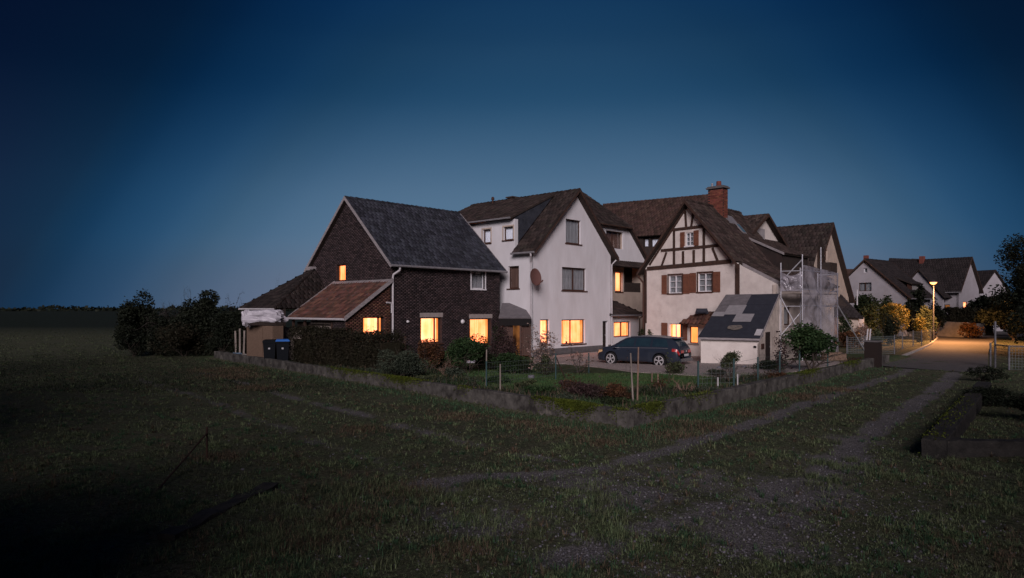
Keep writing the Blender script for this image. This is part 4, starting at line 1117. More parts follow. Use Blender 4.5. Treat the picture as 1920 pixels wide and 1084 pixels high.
def plastic():
    m = bpy.data.materials.new('translucent_plastic_sheet'); m.use_nodes = True
    nt = m.node_tree; nt.nodes.clear(); N = nt.nodes.new; Lk = nt.links.new
    out = N('ShaderNodeOutputMaterial'); t = N('ShaderNodeBsdfTransparent'); d = N('ShaderNodeBsdfPrincipled'); mx = N('ShaderNodeMixShader')
    d.inputs['Base Color'].default_value = (.60, .57, .62, 1); d.inputs['Roughness'].default_value = .13; d.inputs['Specular IOR Level'].default_value = .9
    tl = N('ShaderNodeBsdfTranslucent'); tl.inputs[0].default_value = (.5, .48, .5, 1); m2 = N('ShaderNodeMixShader'); m2.inputs[0].default_value = .35
    t.inputs[0].default_value = (.86, .87, .92, 1)
    tc = N('ShaderNodeTexCoord'); n = N('ShaderNodeTexNoise'); n.inputs['Scale'].default_value = 1.6; n.inputs['Detail'].default_value = 5
    Lk(tc.outputs['Object'], n.inputs[0]); r = N('ShaderNodeMapRange'); r.inputs[1].default_value = .35; r.inputs[2].default_value = .65; r.inputs[3].default_value = .22; r.inputs[4].default_value = .78
    Lk(n.outputs[0], r.inputs[0]); Lk(r.outputs[0], mx.inputs[0]); Lk(t.outputs[0], mx.inputs[1]); Lk(d.outputs[0], m2.inputs[1]); Lk(tl.outputs[0], m2.inputs[2]); Lk(m2.outputs[0], mx.inputs[2]); Lk(mx.outputs[0], out.inputs[0])
    return m
M['plastic'] = plastic()
from mathutils import noise as mn
def sheet3(name, p, d, ln, z0, z1, nrm_, amp=.16, parent=None, seed=0, nx=44, nz=40, sag=0.0, ztop=None):
    vs = []
    for i in range(nx + 1):
        for j in range(nz + 1):
            u, v = i / nx, j / nz
            zt_ = (z1 if ztop is None else z1 + (ztop - z1) * u)
            z = z0 + (zt_ - z0) * v - sag * math.sin(u * math.pi) * v
            # long diagonal folds hanging from the tied corners plus small crumples
            f = abs(math.sin((u * 2.2 + v * 3.1 + mn.noise(Vector((u * 3, v * 2, seed))) * 1.4) * 2.4)) ** 2
            g = mn.noise(Vector((u * 9 + v * 6, v * 8, seed + 4))) * .35 + mn.noise(Vector((u * 22, v * 16, seed))) * .14
            e = min(1, min(u, 1 - u) * 7) * (.35 + .65 * min(1, min(v, 1 - v) * 6))
            pp = v3(p + d * (ln * u), z) + nrm_ * (amp * (f * .8 + g) * e + .04)
            vs.append(pp)
    fs = [(i * (nz + 1) + j, (i + 1) * (nz + 1) + j, (i + 1) * (nz + 1) + j + 1, i * (nz + 1) + j + 1) for i in range(nx) for j in range(nz)]
    return MB().add(vs, fs).build(name, M['plastic'], parent, smooth=True)
sheet3('plastic_sheet', a1, ldv, 5.5, 1.1, 5.2, v3(Vector((.732, -.681))), .20, sc, 1, ztop=4.98)
sheet3('plastic_sheet', m1 + ldv * .6, ldv, 2.2, .05, 1.25, v3(Vector((.732, -.681))), .10, sc, 5, 20, 14)
sheet3('plastic_sheet', a0, sdv, 1.05, 3.85, 4.9, v3(Vector((-.53, -.85))), .16, sc, 9, 22, 22, sag=.25)

# ================================================================== houses further back
h5 = thing('gabled_neighbour_house', 'pale gabled house with dark roof directly behind the scaffold', 'house', (24.6, 53, 0))
ap5 = Vector((24.6, 53.0)); hw5 = 4.8
wl, rf, cs = gabled(h5, ap5 - dR * hw5, dL, dR, 9, hw5 * 2, 3.85, 9.42, oe=.4, ov=.35, tile='brown_tile', verge='oak', back=False)
window(wl['g0'], h5, 1544, 1552, 468, 488, 'frame_brown', 'curtain', sill=False, hole=True)
wl['g0'].build([(0, 0), (9.6, 0), (9.6, 3.85), (4.8, 9.35), (0, 3.85)], 'wall', M['render_beige'], h5)
wl['e0'].build([(.003, 0), (9, 0), (9, 3.7), (.003, 3.7)], 'wall', M['render_beige'], h5)
p = P(1590, 560, 55)
# projecting dormer and balcony on the slope beside the gable
dq = P(1531, 440, 50.5); dv = Vector((dq.x, dq.y))
W5 = Wall(dv - dR * 1.3, dv + dR * .75, dv + dL)
W5.build([(0, 3.6), (2.05, 3.6), (2.05, 6.3), (1.3, 8.2), (0, 6.3)], 'dormer_gable', M['oak'], h5)
x = MB(); W5.box(x, .75, 1.25, 5.2, 7.2, .01, .06); x.build('dormer_post', M['render_beige'], h5)
x = MB(); W5.box(x, 1.2, 2.7, 5.4, 6.3, .1, 1.0); x.build('balcony', M['wood_dark'], h5)
dqf = lambda t, s, z: v3(dv + dR * t + dL * s, z)
for t in (-1.5, 1.2): roof_plane(h5, (dqf(t, -.3, 6.1), dqf(t, 2.5, 6.1), dqf(0, 2.5, 8.35), dqf(0, -.3, 8.35)), 'brown_tile', name='dormer_roof')
# low porch wing at its foot
pw = thing('low_porch_wing', 'low white porch wing with dark roof right of the scaffold sheeting', 'outbuilding', (27, 53.5, 0))
q0 = P(1571, 600, 53); q1 = P(1609, 600, 52.5)
W6 = Wall((q0.x, q0.y), (q1.x, q1.y), (27, 60)); W6.build([(0, 0), (W6.len, 0), (W6.len, 2.2), (0, 2.2)], 'wall', M['render_beige'], pw)
roof_plane(pw, (W6.at(-.5, 2.35, .35), W6.at(W6.len + .35, 2.2, .35), W6.at(W6.len - 1.0, 4.1, -2.4), W6.at(-.5, 4.6, -2.4)), 'far_tile')
W6b = Wall((q1.x, q1.y), (q1.x + 1.6, q1.y + 2.2), (27, 60)); W6b.build([(.003, 0), (2.7, 0), (2.7, 2.2), (.003, 2.2)], 'wall', M['render'], pw)
x = MB(); x.tube([v3(q0, 3.2) + Vector((1.6, .2, 0)), v3(q0, 4.4) + Vector((1.6, .2, 0))], .05); x.build('flue', M['zinc_white'], pw)

h6 = thing('white_village_house', 'white gabled village house with dark roof and wide window, left of the street lamp', 'house', (38.9, 75, 0))
ap6 = Vector((38.9, 75.0)); g6 = Vector((.631, -.776)); r6 = Vector((.776, .631)); hw6 = 4.2
wl, rf, cs = gabled(h6, ap6 + g6 * hw6, r6, -g6, 6.2, hw6 * 2, 4.35, 8.25, oe=.5, ov=.35, tile='far_tile', verge='oak', back=False)
Wx = wl['g0']
window(Wx, h6, 1619, 1626, 503, 511, 'frame_white', 'curtain', sill=False)
window(Wx, h6, 1610, 1634, 530, 546, 'frame_brown', 'curtain', mull=1, sill=False)
Wx.build([(0, 0), (8.4, 0), (8.4, 4.35), (4.2, 8.2), (0, 4.35)], 'wall', M['render_far_dimmed'], h6)
wl['e0'].build([(.003, 0), (6.2, 0), (6.2, 4.2), (.003, 4.2)], 'wall', M['render_far_dimmed'], h6)
x = MB(); p = P(1624, 495, 76.5); x.cbox(p - Vector((0, 0, .5)), .42, .42, 1.45, .7); x.build('chimney', M['chimney'], h6)
e6 = ap6 + g6 * (hw6 - .6)
W7 = Wall(e6 + r6 * 2.0 + g6 * .1, e6 + r6 * 4.6 + g6 * .1, ap6)
W7.build([(0, 4.3), (2.6, 4.3), (2.6, 5.6), (0, 5.6)], 'dormer_wall', M['frame_brown'], h6)
x = MB(); x.add([W7.at(.5, 4.5, .02), W7.at(2.1, 4.5, .02), W7.at(2.1, 5.4, .02), W7.at(.5, 5.4, .02)], [(0, 1, 2, 3)]); x.build('window', M['curtain'], h6)
roof_plane(h6, (W7.at(-.2, 5.6, .3), W7.at(2.8, 5.6, .3), W7.at(2.8, 6.6, -2), W7.at(-.2, 6.6, -2)), 'far_tile', name='dormer_roof')

h7 = thing('long_roofed_house', 'white house with long dark roof and red chimney behind the street lamp', 'house', (54.9, 82, 0))
ap7 = Vector((54.9, 82.0)); g7 = Vector((.8, .6)); r7 = Vector((-.6, .8)); hw7 = 3.0
wl, rf, cs = gabled(h7, ap7 - g7 * hw7, r7, g7, 9.5, hw7 * 2, 5.3, 8.95, oe=.45, ov=.35, tile='far_tile', verge='oak', back=False)
Wx = wl['g0']
window(Wx, h7, 1811, 1816, 505, 514, 'frame_white', 'curtain', sill=False)
window(Wx, h7, 1806, 1815, 566, 579, 'frame_brown', 'lit_hot', sill=False)
Wx.build([(0, 0), (6, 0), (6, 5.3), (3, 8.9), (0, 5.3)], 'wall', M['render_far_dimmed'], h7)
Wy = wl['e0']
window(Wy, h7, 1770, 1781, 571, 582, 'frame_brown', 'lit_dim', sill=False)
Wy.build([(.003, 0), (9.5, 0), (9.5, 5.2), (.003, 5.2)], 'wall', M['render_far_dimmed'], h7)
p = P(1729, 500, 86); x = MB(); x.cbox(p - Vector((0, 0, 1)), .52, .5, 2.3, .6); x.build('chimney', M['chimney'], h7)
# cross gable
cg = P(1724, 504, 82.5); cv = Vector((cg.x, cg.y)); gg = Vector((.55, -.835)).normalized()
W8 = Wall(cv - gg * 2.6, cv + gg * 2.6, cv + Vector((3, 5)))
W8.build([(0, 0), (5.2, 0), (5.2, 4.6), (2.6, cg.z - .1), (0, 4.6)], 'cross_gable', M['render_far_dimmed'], h7)
cb = Vector((.835, .55)).normalized()
for sg in (1, -1):
    a = v3(cv + gg * sg * 3.0, 4.2); roof_plane(h7, (a - v3(cb) * .3, a + v3(cb) * 4, v3(cv + cb * 4, cg.z), v3(cv - cb * .3, cg.z)), 'far_tile', name='cross_roof')

h8 = thing('pale_gable_beyond', 'small pale gable peeking between the two dark village roofs', 'house', (51, 92, 0))
p0, p1, p2 = P(1668, 512, 92), P(1702, 493, 92), P(1712, 512, 92)
W9 = Wall((p0.x, 92), (p2.x + .6, 90), (52, 99)); W9.build([(0, 0), (W9.len, 0), (W9.len, 8.2), (0, 8.7)], 'wall', M['render_far_dimmed'], h8)
roof_plane(h8, (W9.at(-.3, 8.7, .3), W9.at(W9.len + .3, 8.3, .3), W9.at(W9.len, 9.6, -3), W9.at(0, 9.8, -3)), 'far_tile')
h9 = thing('house_behind_trees', 'small white gabled house half hidden by the dark trees at right', 'house', (62, 86, 0))
cg = P(1862, 506, 86); cv = Vector((cg.x, cg.y)); Wz = Wall(cv + Vector((-2.2, -.8)), cv + Vector((2.4, .9)), cv + Vector((-2, 6)))
Wz.build([(0, 0), (Wz.len, 0), (Wz.len, 5.4), (Wz.len / 2, cg.z - .1), (0, 5.4)], 'wall', M['render_far_dimmed'], h9)
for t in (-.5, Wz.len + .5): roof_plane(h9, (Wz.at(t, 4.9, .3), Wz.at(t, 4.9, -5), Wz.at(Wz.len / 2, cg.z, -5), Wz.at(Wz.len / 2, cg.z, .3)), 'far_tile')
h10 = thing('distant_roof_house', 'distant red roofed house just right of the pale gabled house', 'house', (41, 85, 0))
p = P(1590, 520, 86); x = MB(); x.cbox((p.x, 88, 0), 7, 5, 6.2, .3); x.build('wall', M['render_far_dimmed'], h10)
roof_plane(h10, ((p.x - 4, 84.5, 6.1), (p.x + 3.6, 86.5, 6.1), (p.x + 3, 89.5, 8.0), (p.x - 3.4, 88, 8.0)), 'rear_tile')

# ================================================================== road, kerb, driveway
def sheetz(name, pts, z, mt, kind='structure'):
    o = MB().add([(a, b, z) for a, b in pts], [tuple(range(len(pts)))]).build(name, M[mt]); o['kind'] = kind; return o
g2 = lambda px, py: tuple(G(px, py))[:2]
ROAD = [g2(1560, 679), g2(1678, 690), g2(1813, 700), g2(1852, 700)] + [g2(1853, 662), g2(1858, 645), g2(1870, 634), (72, 80), (78, 78), (70, 95)] + [g2(1755, 629), g2(1759, 637), g2(1745, 648), g2(1725, 658), g2(1680, 677.5), g2(1560, 671)]
sheetz('road', ROAD, .045, 'asphalt')
mb = MB(); kp = [Vector((*g2(*p), 0)) for p in ((1676, 678.5), (1725, 658), (1745, 648), (1759, 637), (1755, 629))]
for a, b in zip(kp[:-1], kp[1:]):
    d = b - a; n = Vector((-d.y, d.x, 0)).normalized(); cnt = max(1, int(d.length / 1.0))
    for i in range(cnt):
        mb.obox(a + d * (i / cnt) + n * .0, d / cnt * .985, n * .14, Vector((0, 0, .15)))
o = mb.build('kerb', M['kerb']); o['kind'] = 'structure'
DRV = [g2(1000, 682), g2(1060, 683), g2(1120, 690), g2(1185, 702), g2(1300, 713), g2(1420, 722), g2(1470, 712), (17, 34.2), (15.2, 35.6), (14.4, 36.4), (12, 39.5), (9.2, 43), (7, 47), (4, 45), (1.35, 41.3)]
x = MB(); pts_ = [(a, b, float(gh(a, b)) + .035) for a, b in DRV]
x.slab(pts_, (0, 0, -.06)); o = x.build('driveway', M['drive']); o['kind'] = 'structure'
sheetz('neighbour_terrace', [(1.6, 41.0), (6.8, 47.3), (6.3, 47.8), (1.2, 41.6)], .06, 'plinth')

# ================================================================== garden wall
def arm(root, p0, d, L_, side, h, th, seed, name='concrete_wall', mt='concrete', rough=1.0):
    """low board-marked concrete wall, top and faces worn uneven"""
    n3_ = Vector((side[0], side[1], 0)); n = int(L_ / .12); vs = []; cross = [(0, 0), (.0, .5), (.0, .93), (.03, 1.0), (.5, 1.0), (.97, 1.0), (1, .93), (1, 0)]
    for i in range(n + 1):
        s = L_ * i / n; b = v3(p0 + d * s)
        zg_ = float(gh(b.x, b.y)) * 0 - .12
        hh = h + rough * .03 * mn.noise(Vector((s * .5, seed, 0))) + rough * .018 * mn.noise(Vector((s * 3, seed, 2)))
        for (c, zf) in cross:
            k_ = mn.noise(Vector((s * 2.2, c * 3 + zf * 2, seed))) * .022 * rough
            vs.append(b + n3_ * (c * th + k_) + Vector((0, 0, zg_ if zf == 0 else hh * zf + (k_ * .5 if zf > .9 else 0))))
    m_ = len(cross)
    fs = [(i * m_ + j, (i + 1) * m_ + j, (i + 1) * m_ + j + 1, i * m_ + j + 1) for i in range(n) for j in range(m_ - 1)]
    fs += [tuple(range(m_))[::-1], tuple(n * m_ + j for j in range(m_))]
    return MB().add(vs, fs).build(name, M[mt], root)
def moss(root, p0, d, side, segs, h, th, seed):
    rng = np.random.default_rng(seed); vs = []; fs = []
    for (s0, s1, n) in segs:
        for _ in range(int(n * 2.4)):
            s = rng.normal((s0 + s1) / 2, (s1 - s0) / 4); c = rng.beta(1.1, 1.6) * th if rng.random() < .6 else -.025
            z = h + rng.normal(0, .012) if c > 0 else h - rng.exponential(.09)
            b = v3(p0 + d * s) + Vector((side[0], side[1], 0)) * c + Vector((0, 0, z))
            a = rng.uniform(0, 6.28); r = rng.uniform(.008, .019)
            e1 = Vector((math.cos(a), math.sin(a), rng.uniform(-.4, .6))) * r; e2 = Vector((-math.sin(a), math.cos(a), rng.uniform(0, .9))) * r
            k_ = len(vs); vs += [b - e1 - e2, b + e1 - e2 * .3, b + e1 + e2, b - e1 * .5 + e2 + Vector((0, 0, .01))]; fs.append((k_, k_ + 1, k_ + 2, k_ + 3))
    return npmesh('moss', np.array([tuple(v) for v in vs]), np.array(fs), M['moss'], root, 'stuff')
CV = Vector((2.76, 16.4)); aL = Vector((-.655, .756)).normalized(); aR = Vector((.655, .755)).normalized()
gw = thing('garden_wall', 'low mossy concrete garden wall meeting in a corner beside the grass track', 'wall', (CV.x, CV.y, 0))
arm(gw, CV, aL, 30.5, (aL.y, -aL.x) if Vector((aL.y, -aL.x)).dot(Vector((0, 1))) > 0 else (-aL.y, aL.x), .47, .26, 1)
arm(gw, CV + aR * .0, aR, 26.5, (-aR.y, aR.x), .47, .28, 2)
sL = (aL.y, -aL.x); sR = (-aR.y, aR.x)
moss(gw, CV, aL, sL, [(1.1, 2.5, 2600), (2.6, 3.4, 200), (9, 11.5, 1300), (12, 16, 700), (6, 7, 120), (0, .6, 100)], .50, .26, 3)
moss(gw, CV, aR, sR, [(.6, 1.8, 1000), (3, 5, 160), (12, 15, 500), (18, 21, 400)], .50, .28, 5)
# right hand planter wall and left hand broken edging
rwl = thing('planter_wall', 'low concrete planter wall turning a corner at the right edge of the track', 'wall', (8.1, 13.5, 0))
pk = Vector(G(1728, 857)[:2])
pr = Vector(G(1832, 735)[:2]); dr2 = (pr - pk).normalized()
arm(rwl, pk, dr2, (pr - pk).length, (dr2.y, -dr2.x), .37, .42, 7, mt='old_edging', rough=1.6)
arm(rwl, pk + Vector((.3, .02)), Vector((1, -.06)).normalized(), 5.5, (.06, 1), .33, .28, 8, mt='old_edging', rough=1.8)
moss(rwl, pk, dr2, (dr2.y, -dr2.x), [(0, 1.2, 90), (1.5, 5, 120), (4, 9, 120)], .385, .42, 9)
lwl = thing('broken_edging', 'low weathered concrete edging half buried in grass in the left foreground', 'wall', (-4, 10, 0))
p0, p1 = Vector(G(522, 912)[:2]), Vector(G(330, 1010)[:2])
dl_ = (p1 - p0).normalized(); arm(lwl, p0, dl_, (p1 - p0).length, (dl_.y, -dl_.x), .06, .26, 11, mt='old_edging', rough=1.8)

pst = thing('leaning_stake', 'dark stake with slanting strut standing in the shadowed left foreground bed', 'stake', (-6, 12.5, 0))
b_ = G(388, 860); x = MB(); x.tube([b_, b_ + Vector((0, 0, .62))], .02, 6); x.build('post', M['oak'], pst); x = MB(); x.tube([b_ + Vector((0, 0, .5)), G(290, 925)], .018, 6); x.build('strut', M['oak'], pst)

# ================================================================== street lamp
lb_ = G(1750, 642)
sl = thing('street_lamp', 'lit street lamp on a slim grey pole casting orange light on the road', 'street lamp', tuple(lb_))
top = P(1750, 533, lb_.y); Hh = top.z
MB().tube([lb_, lb_ + Vector((0, 0, 1.0)), lb_ + Vector((0, 0, 1.02)), lb_ + Vector((0, 0, Hh))], [.085, .085, .06, .045], 10).build('pole', M['lamp_pole'], sl)
x = MB(); c_ = lb_ + Vector((0, 0, Hh)); x.tube([c_ + Vector((0, 0, .28)), c_ + Vector((0, 0, .24)), c_ + Vector((0, 0, .16))], [.06, .24, .30], 14); x.build('lamp_hood', M['zinc'], sl)
em = bpy.data.materials.new('lit_sodium_lamp'); em.use_nodes = True
nt_ = em.node_tree; nt_.nodes.clear(); e_ = nt_.nodes.new('ShaderNodeEmission'); o_ = nt_.nodes.new('ShaderNodeOutputMaterial'); e_.inputs[0].default_value = (7, 2.2, .6, 1); e_.inputs[1].default_value = 1; nt_.links.new(e_.outputs[0], o_.inputs[0])
x = MB(); x.tube([c_ + Vector((0, 0, .155)), c_ + Vector((0, 0, .05)), c_ + Vector((0, 0, -.02))], [.26, .2, .1], 14); x.build('lamp_glass', em, sl)
pl = bpy.data.lights.new('street_lamp_light', 'SPOT'); pl.spot_size = R(162); pl.spot_blend = .35; pl.energy = 9500; pl.color = (1, .43, .15); pl.shadow_soft_size = .45
po_ = bpy.data.objects.new('street_lamp_light', pl); COL.objects.link(po_); po_.location = c_ + Vector((.7, -.8, -.05))

# ================================================================== fences and small walls on the right
ew = thing('end_wall', 'pale concrete wall closing the end of the lit road below a hedge', 'wall', (45, 71, 0))
e0_, e1_ = G(1757, 631), G(1800, 633); W_ = Wall((e0_.x, e0_.y), (e1_.x + .2, e1_.y - 1), (50, 80)); W_.build([(0, -.05), (W_.len, -.05), (W_.len, 1.5), (0, 1.6)], 'wall', M['concrete_pale'], ew)
e2_ = G(1862, 629); W_ = Wall((e1_.x + .25, e1_.y + .3), (e2_.x, e2_.y), (55, 80)); W_.build([(0, -.05), (W_.len, -.05), (W_.len, 1.35), (0, 1.35)], 'wall', M['concrete_pale'], ew)
x = MB(); x.cbox((e1_.x + .1, e1_.y - .6, 0), .4, .4, 1.55, .3); x.build('pillar', M['lintel'], ew)
def wire_panel(root, a, b, z0, z1, step=.16, r=.004, rows=None):
    """wire mesh between two posts as thin crossed strips"""
    a = Vector(a); b = Vector(b); d = b - a; n = max(2, int(d.length / step)); vs = []; fs = []
    def strip(p, q, w_):
        k_ = len(vs); vs.extend([tuple(p - w_), tuple(q - w_), tuple(q + w_), tuple(p + w_)]); fs.append((k_, k_ + 1, k_ + 2, k_ + 3))
    hd = d.normalized() * r
    for i in range(1, n): 
        p = a + d * i / n; strip(p + Vector((0, 0, z0)), p + Vector((0, 0, z1)), hd)
    m_ = rows or int((z1 - z0) / step)
    for j in range(m_ + 1):
        z = z0 + (z1 - z0) * j / m_; strip(a + Vector((0, 0, z)), b + Vector((0, 0, z)), Vector((0, 0, r)))
    return npmesh('wire_mesh', np.array(vs), np.array(fs), M['wire'], root, 'stuff')
rf_ = thing('roadside_fence', 'grey mesh garden fence running along the left verge of the lit road', 'fence', tuple(G(1680, 665)))
fp = [(1588, 668), (1622, 667), (1677, 664), (1692, 655), (1712, 650), (1728, 648), (1745, 643)]
last = None
for i, p_ in enumerate(fp):
    b_ = G(*p_); MB().tube([b_, b_ + Vector((0, 0, 1.25))], .035, 6).build('post', M['post_grey'], rf_)
    if last is not None: wire_panel(rf_, last, b_, .05, 1.15, .12, .011)
    last = b_
rr2 = thing('tube_rail_fence', 'galvanised tube rail fence with mesh at the right edge of the picture', 'fence', tuple(G(1866, 690)))
rp_ = [G(1857, 687), G(1866, 690), G(1892, 694), G(1935, 696)]
for b_, hh in zip(rp_, (1.2, 2.3, 1.15, 1.15)): MB().tube([b_, b_ + Vector((0, 0, hh))], .045, 8).build('post', M['post_grey'], rr2)
MB().tube([rp_[1] + Vector((0, 0, 1.15)), rp_[2] + Vector((0, 0, 1.15)), rp_[3] + Vector((0, 0, 1.15))], .03, 8).build('rail', M['post_grey'], rr2)
for a, b in ((0, 1), (1, 2), (2, 3)): wire_panel(rr2, rp_[a], rp_[b], .05, 1.1, .12, .007)
gp_ = thing('gate_post', 'dark square gate pillar at the far end of the garden wall', 'post', tuple(G(1637, 688)))
b_ = G(1637, 688); x = MB(); x.cbox(b_, .62, .62, 1.25, .75); x.build('pillar', M['door_dark'], gp_); x = MB(); x.cbox(b_ + Vector((0, 0, 1.253)), .7, .7, .07, .75); x.build('cap', M['plinth'], gp_)
for k_, dx in enumerate((-.12, .02)):
    st = MB().tube([b_ + Vector((-.05 + dx, .55, 0)), b_ + Vector((dx + .12, .5, 1.9))], .035, 8).build('white_pole', M['zinc_white'])
    tag(st, ('left' if k_ == 0 else 'right') + ' of the two white poles leaning behind the dark gate pillar', 'pole', 'white poles behind the gate pillar')

# garden fence along the right arm: posts, wires; and stakes in the beds
gf = thing('garden_wire_fence', 'thin green wire fence on coated posts along the right garden wall', 'fence', tuple(G(1420, 730)))
gps = [(1307 + 2, 742, .95), (1376, 741, 1.0), (1421, 727, .9), (1462, 718, 1.0), (1499, 708, .95), (1552, 697, .9)]
last = None
for px, py, hh in gps:
    b_ = G(px, py); b_.z = float(gh(b_.x, b_.y)); MB().tube([b_, b_ + Vector((0, 0, hh))], .032, 6).build('post', M['post_green'], gf)
    if last is not None: wire_panel(gf, last, b_, .02, .85, .15, .0035)
    last = b_
gf2 = thing('inner_wire_fence', 'green post with slanting brace and thin wire mesh in the flower beds', 'fence', tuple(G(1042, 718)))
ips = [(912, 738), (1042, 718), (1104, 702)]
last = None
for px, py in ips:
    b_ = G(px, py); b_.z = float(gh(b_.x, b_.y)); MB().tube([b_, b_ + Vector((0, 0, 1.05 if px == 1042 else .9))], .028, 6).build('post', M['post_green'], gf2)
    if last is not None: wire_panel(gf2, last, b_, .02, .85, .15, .0035)
    last = b_
b_ = G(1042, 718); MB().tube([b_ + Vector((.02, 0, 1.0)), G(1057, 716) + Vector((.05, .2, .15))], .022, 6).build('brace', M['oak'], gf2)
STK = [(911, 736, 1.32, 0.02, 'pale weathered stake standing left in the flower beds', 'wood_grey'), (938, 750, .95, .0, 'pale weathered stake just right of the first one', 'wood_grey'),
       (1187, 768, 1.45, -.05, 'pale bamboo cane standing just inside the wall corner', 'wood_grey'), (1195, 768, 1.62, .02, 'darker bamboo cane beside the pale cane at the wall corner', 'twig_pale'),
       (1346, 745, .45, .0, 'short whitish peg inside the right garden wall', 'zinc_white'), (1383, 741, .5, .0, 'short whitish peg beside the green fence post', 'zinc_white'),
       (1222, 728, .42, .03, 'short pale stub in the lawn edge left of the bare rose', 'twig_pale'), (1234, 730, .42, -.02, 'short pale stub in the lawn edge nearest the bare rose', 'twig_pale')]
for px, py, hh, lean_, lab, mt in STK:
    b_ = G(px, py); b_.z = float(gh(b_.x, b_.y)) - .03
    o = MB().tube([b_, b_ + Vector((lean_ * hh, 0, hh))], [.028, .022], 6).build('garden_stake', M[mt]); tag(o, lab, 'stake', 'stakes and canes in the garden')

# ================================================================== yard clutter at the left
cb_ = thing('chipboard_cupboard', 'old chipboard cupboard standing outside under the white tarpaulin', 'cupboard', (-12.6, 36, 0))
c0 = Vector(tuple(P(463, 650, 35.6))[:2]); c1 = Vector(tuple(P(512, 650, 34.3))[:2])
Wb_ = Wall(c0, c1, (-12, 40)); x = MB(); Wb_.box(x, 0, Wb_.len, .0, 2.05, -.6, 0); x.build('body', M['wood_board'], cb_)
for (a, b) in ((.02, Wb_.len * .62), (Wb_.len * .64, Wb_.len - .02)):
    x = MB(); Wb_.box(x, a, b, .03, 2.0, .004, .025); x.build('panel', M['wood_board'], cb_)
# tarpaulin bundle: crumpled sheet draped over boxes
def lump(name, c, rx, ry, rz, mt, seed, amp=.25, n=26, m_=16, parent=None, box=.5):
    vs = []; fs = []
    for i in range(m_ + 1):
        ph = math.pi * i / m_
        for j in range(n):
            a = 2 * math.pi * j / n
            x_, y_, z_ = math.sin(ph) * math.cos(a), math.sin(ph) * math.sin(a), math.cos(ph)
            k_ = 1 / max(abs(x_), abs(y_), abs(z_)); k_ = 1 + (k_ - 1) * box
            f_ = 1 + amp * (abs(mn.noise(Vector((x_ * 2.2, y_ * 2.2, z_ * 1.2 + seed)))) - .2) + amp * .3 * mn.noise(Vector((x_ * 5, y_ * 5, z_ * 3 + seed)))
            vs.append(Vector(c) + Vector((x_ * rx, y_ * ry, z_ * rz)) * k_ * f_)
    for i in range(m_):
        for j in range(n): fs.append((i * n + j, (i + 1) * n + j, (i + 1) * n + (j + 1) % n, i * n + (j + 1) % n))
    return MB().add(vs, fs).build(name, mt, parent, smooth=False)
p = P(497, 594, 34.8)
o = lump('tarpaulin_bundle', (p.x, p.y, p.z + .02), .92, .55, .33, M['tarp'], 3, .34, 30, 18, box=.7); tag(o, 'large crumpled white tarpaulin bundle on top of the chipboard cupboard', 'tarpaulin')
p = P(464, 597, 34.9)
o = lump('wrapped_sack', (p.x, p.y, p.z), .24, .25, .42, M['tarp'], 9, .6, 26, 18, box=.25); tag(o, 'narrow white wrapped sack hanging left of the big tarpaulin bundle', 'sack')
def bin_(px, py, lid, lab, yaw, hgt=1.22):
    b_ = G(px, py); r_ = thing('wheelie_bin', lab, 'rubbish bin', tuple(b_), 'rubbish bins by the hedge')
    ca_, sa2 = math.cos(yaw), math.sin(yaw); ex = Vector((ca_, sa2, 0)); ey = Vector((-sa2, ca_, 0))
    def ring(w_, d_, z, f=0): return [b_ + ex * (sx_ * w_ / 2) + ey * (sy * d_ / 2 + f) + Vector((0, 0, z)) for sx_, sy in ((-1, -1), (1, -1), (1, 1), (-1, 1))]
    mb = MB(); vs = ring(.46, .50, .06) + ring(.58, .66, hgt - .12) + ring(.62, .72, hgt - .115) + ring(.62, .72, hgt - .05)
    fs = [(3, 2, 1, 0)] + [(i * 4 + j, i * 4 + (j + 1) % 4, (i + 1) * 4 + (j + 1) % 4, (i + 1) * 4 + j) for i in range(3) for j in range(4)]
    mb.add(vs, fs).build('body', M['bin'], r_)
    vs = ring(.65, .76, hgt - .045) + ring(.62, .70, hgt + .01) + ring(.5, .5, hgt + .05); fs = [(3, 2, 1, 0), (8, 9, 10, 11)] + [(i * 4 + j, i * 4 + (j + 1) % 4, (i + 1) * 4 + (j + 1) % 4, (i + 1) * 4 + j) for i in range(2) for j in range(4)]
    MB().add(vs, fs).build('lid', M[lid], r_)
    for sgn in (-1, 1):
        w0 = b_ + ex * (.24 * sgn) + ey * .26 + Vector((0, 0, .1)); MB().tube([w0, w0 + ex * .05 * sgn], .1, 12).build('wheel', M['rubber'], r_)
    x = MB(); c_ = b_ + ey * -.352 + Vector((0, 0, hgt - .42)); x.obox(c_ - ex * .045, ex * .09, ey * -.006, Vector((0, 0, .08))); x.build('sticker', M['plate'], r_)
    MB().tube([b_ + ex * -.25 + ey * .41 + Vector((0, 0, hgt - .07)), b_ + ex * .25 + ey * .41 + Vector((0, 0, hgt - .07))], .02, 6).build('handle', M[lid], r_)
bin_(530, 692, 'bin_blue', 'dark wheelie bin with a bright blue lid at the end of the hedge', R(18), 1.40)
bin_(506, 689, 'bin', 'all black wheelie bin left of the blue lidded one', R(14), 1.34)
for k_, (px, py, hh, ln_) in enumerate(((448, 672, 1.75, .0), (455, 673, 1.65, .05), (441, 671, 1.6, -.05))):
    b_ = G(px, py); o = MB().obox(b_, (.09, .02, 0), (0, .04, 0), (ln_, 0, hh)).build('plank', M['wood_grey'])
    tag(o, ['upright weathered plank leaning in the middle of three left of the cupboard', 'upright weathered plank nearest the chipboard cupboard', 'leftmost upright weathered plank at the cupboard'][k_], 'plank', 'planks left of the cupboard')
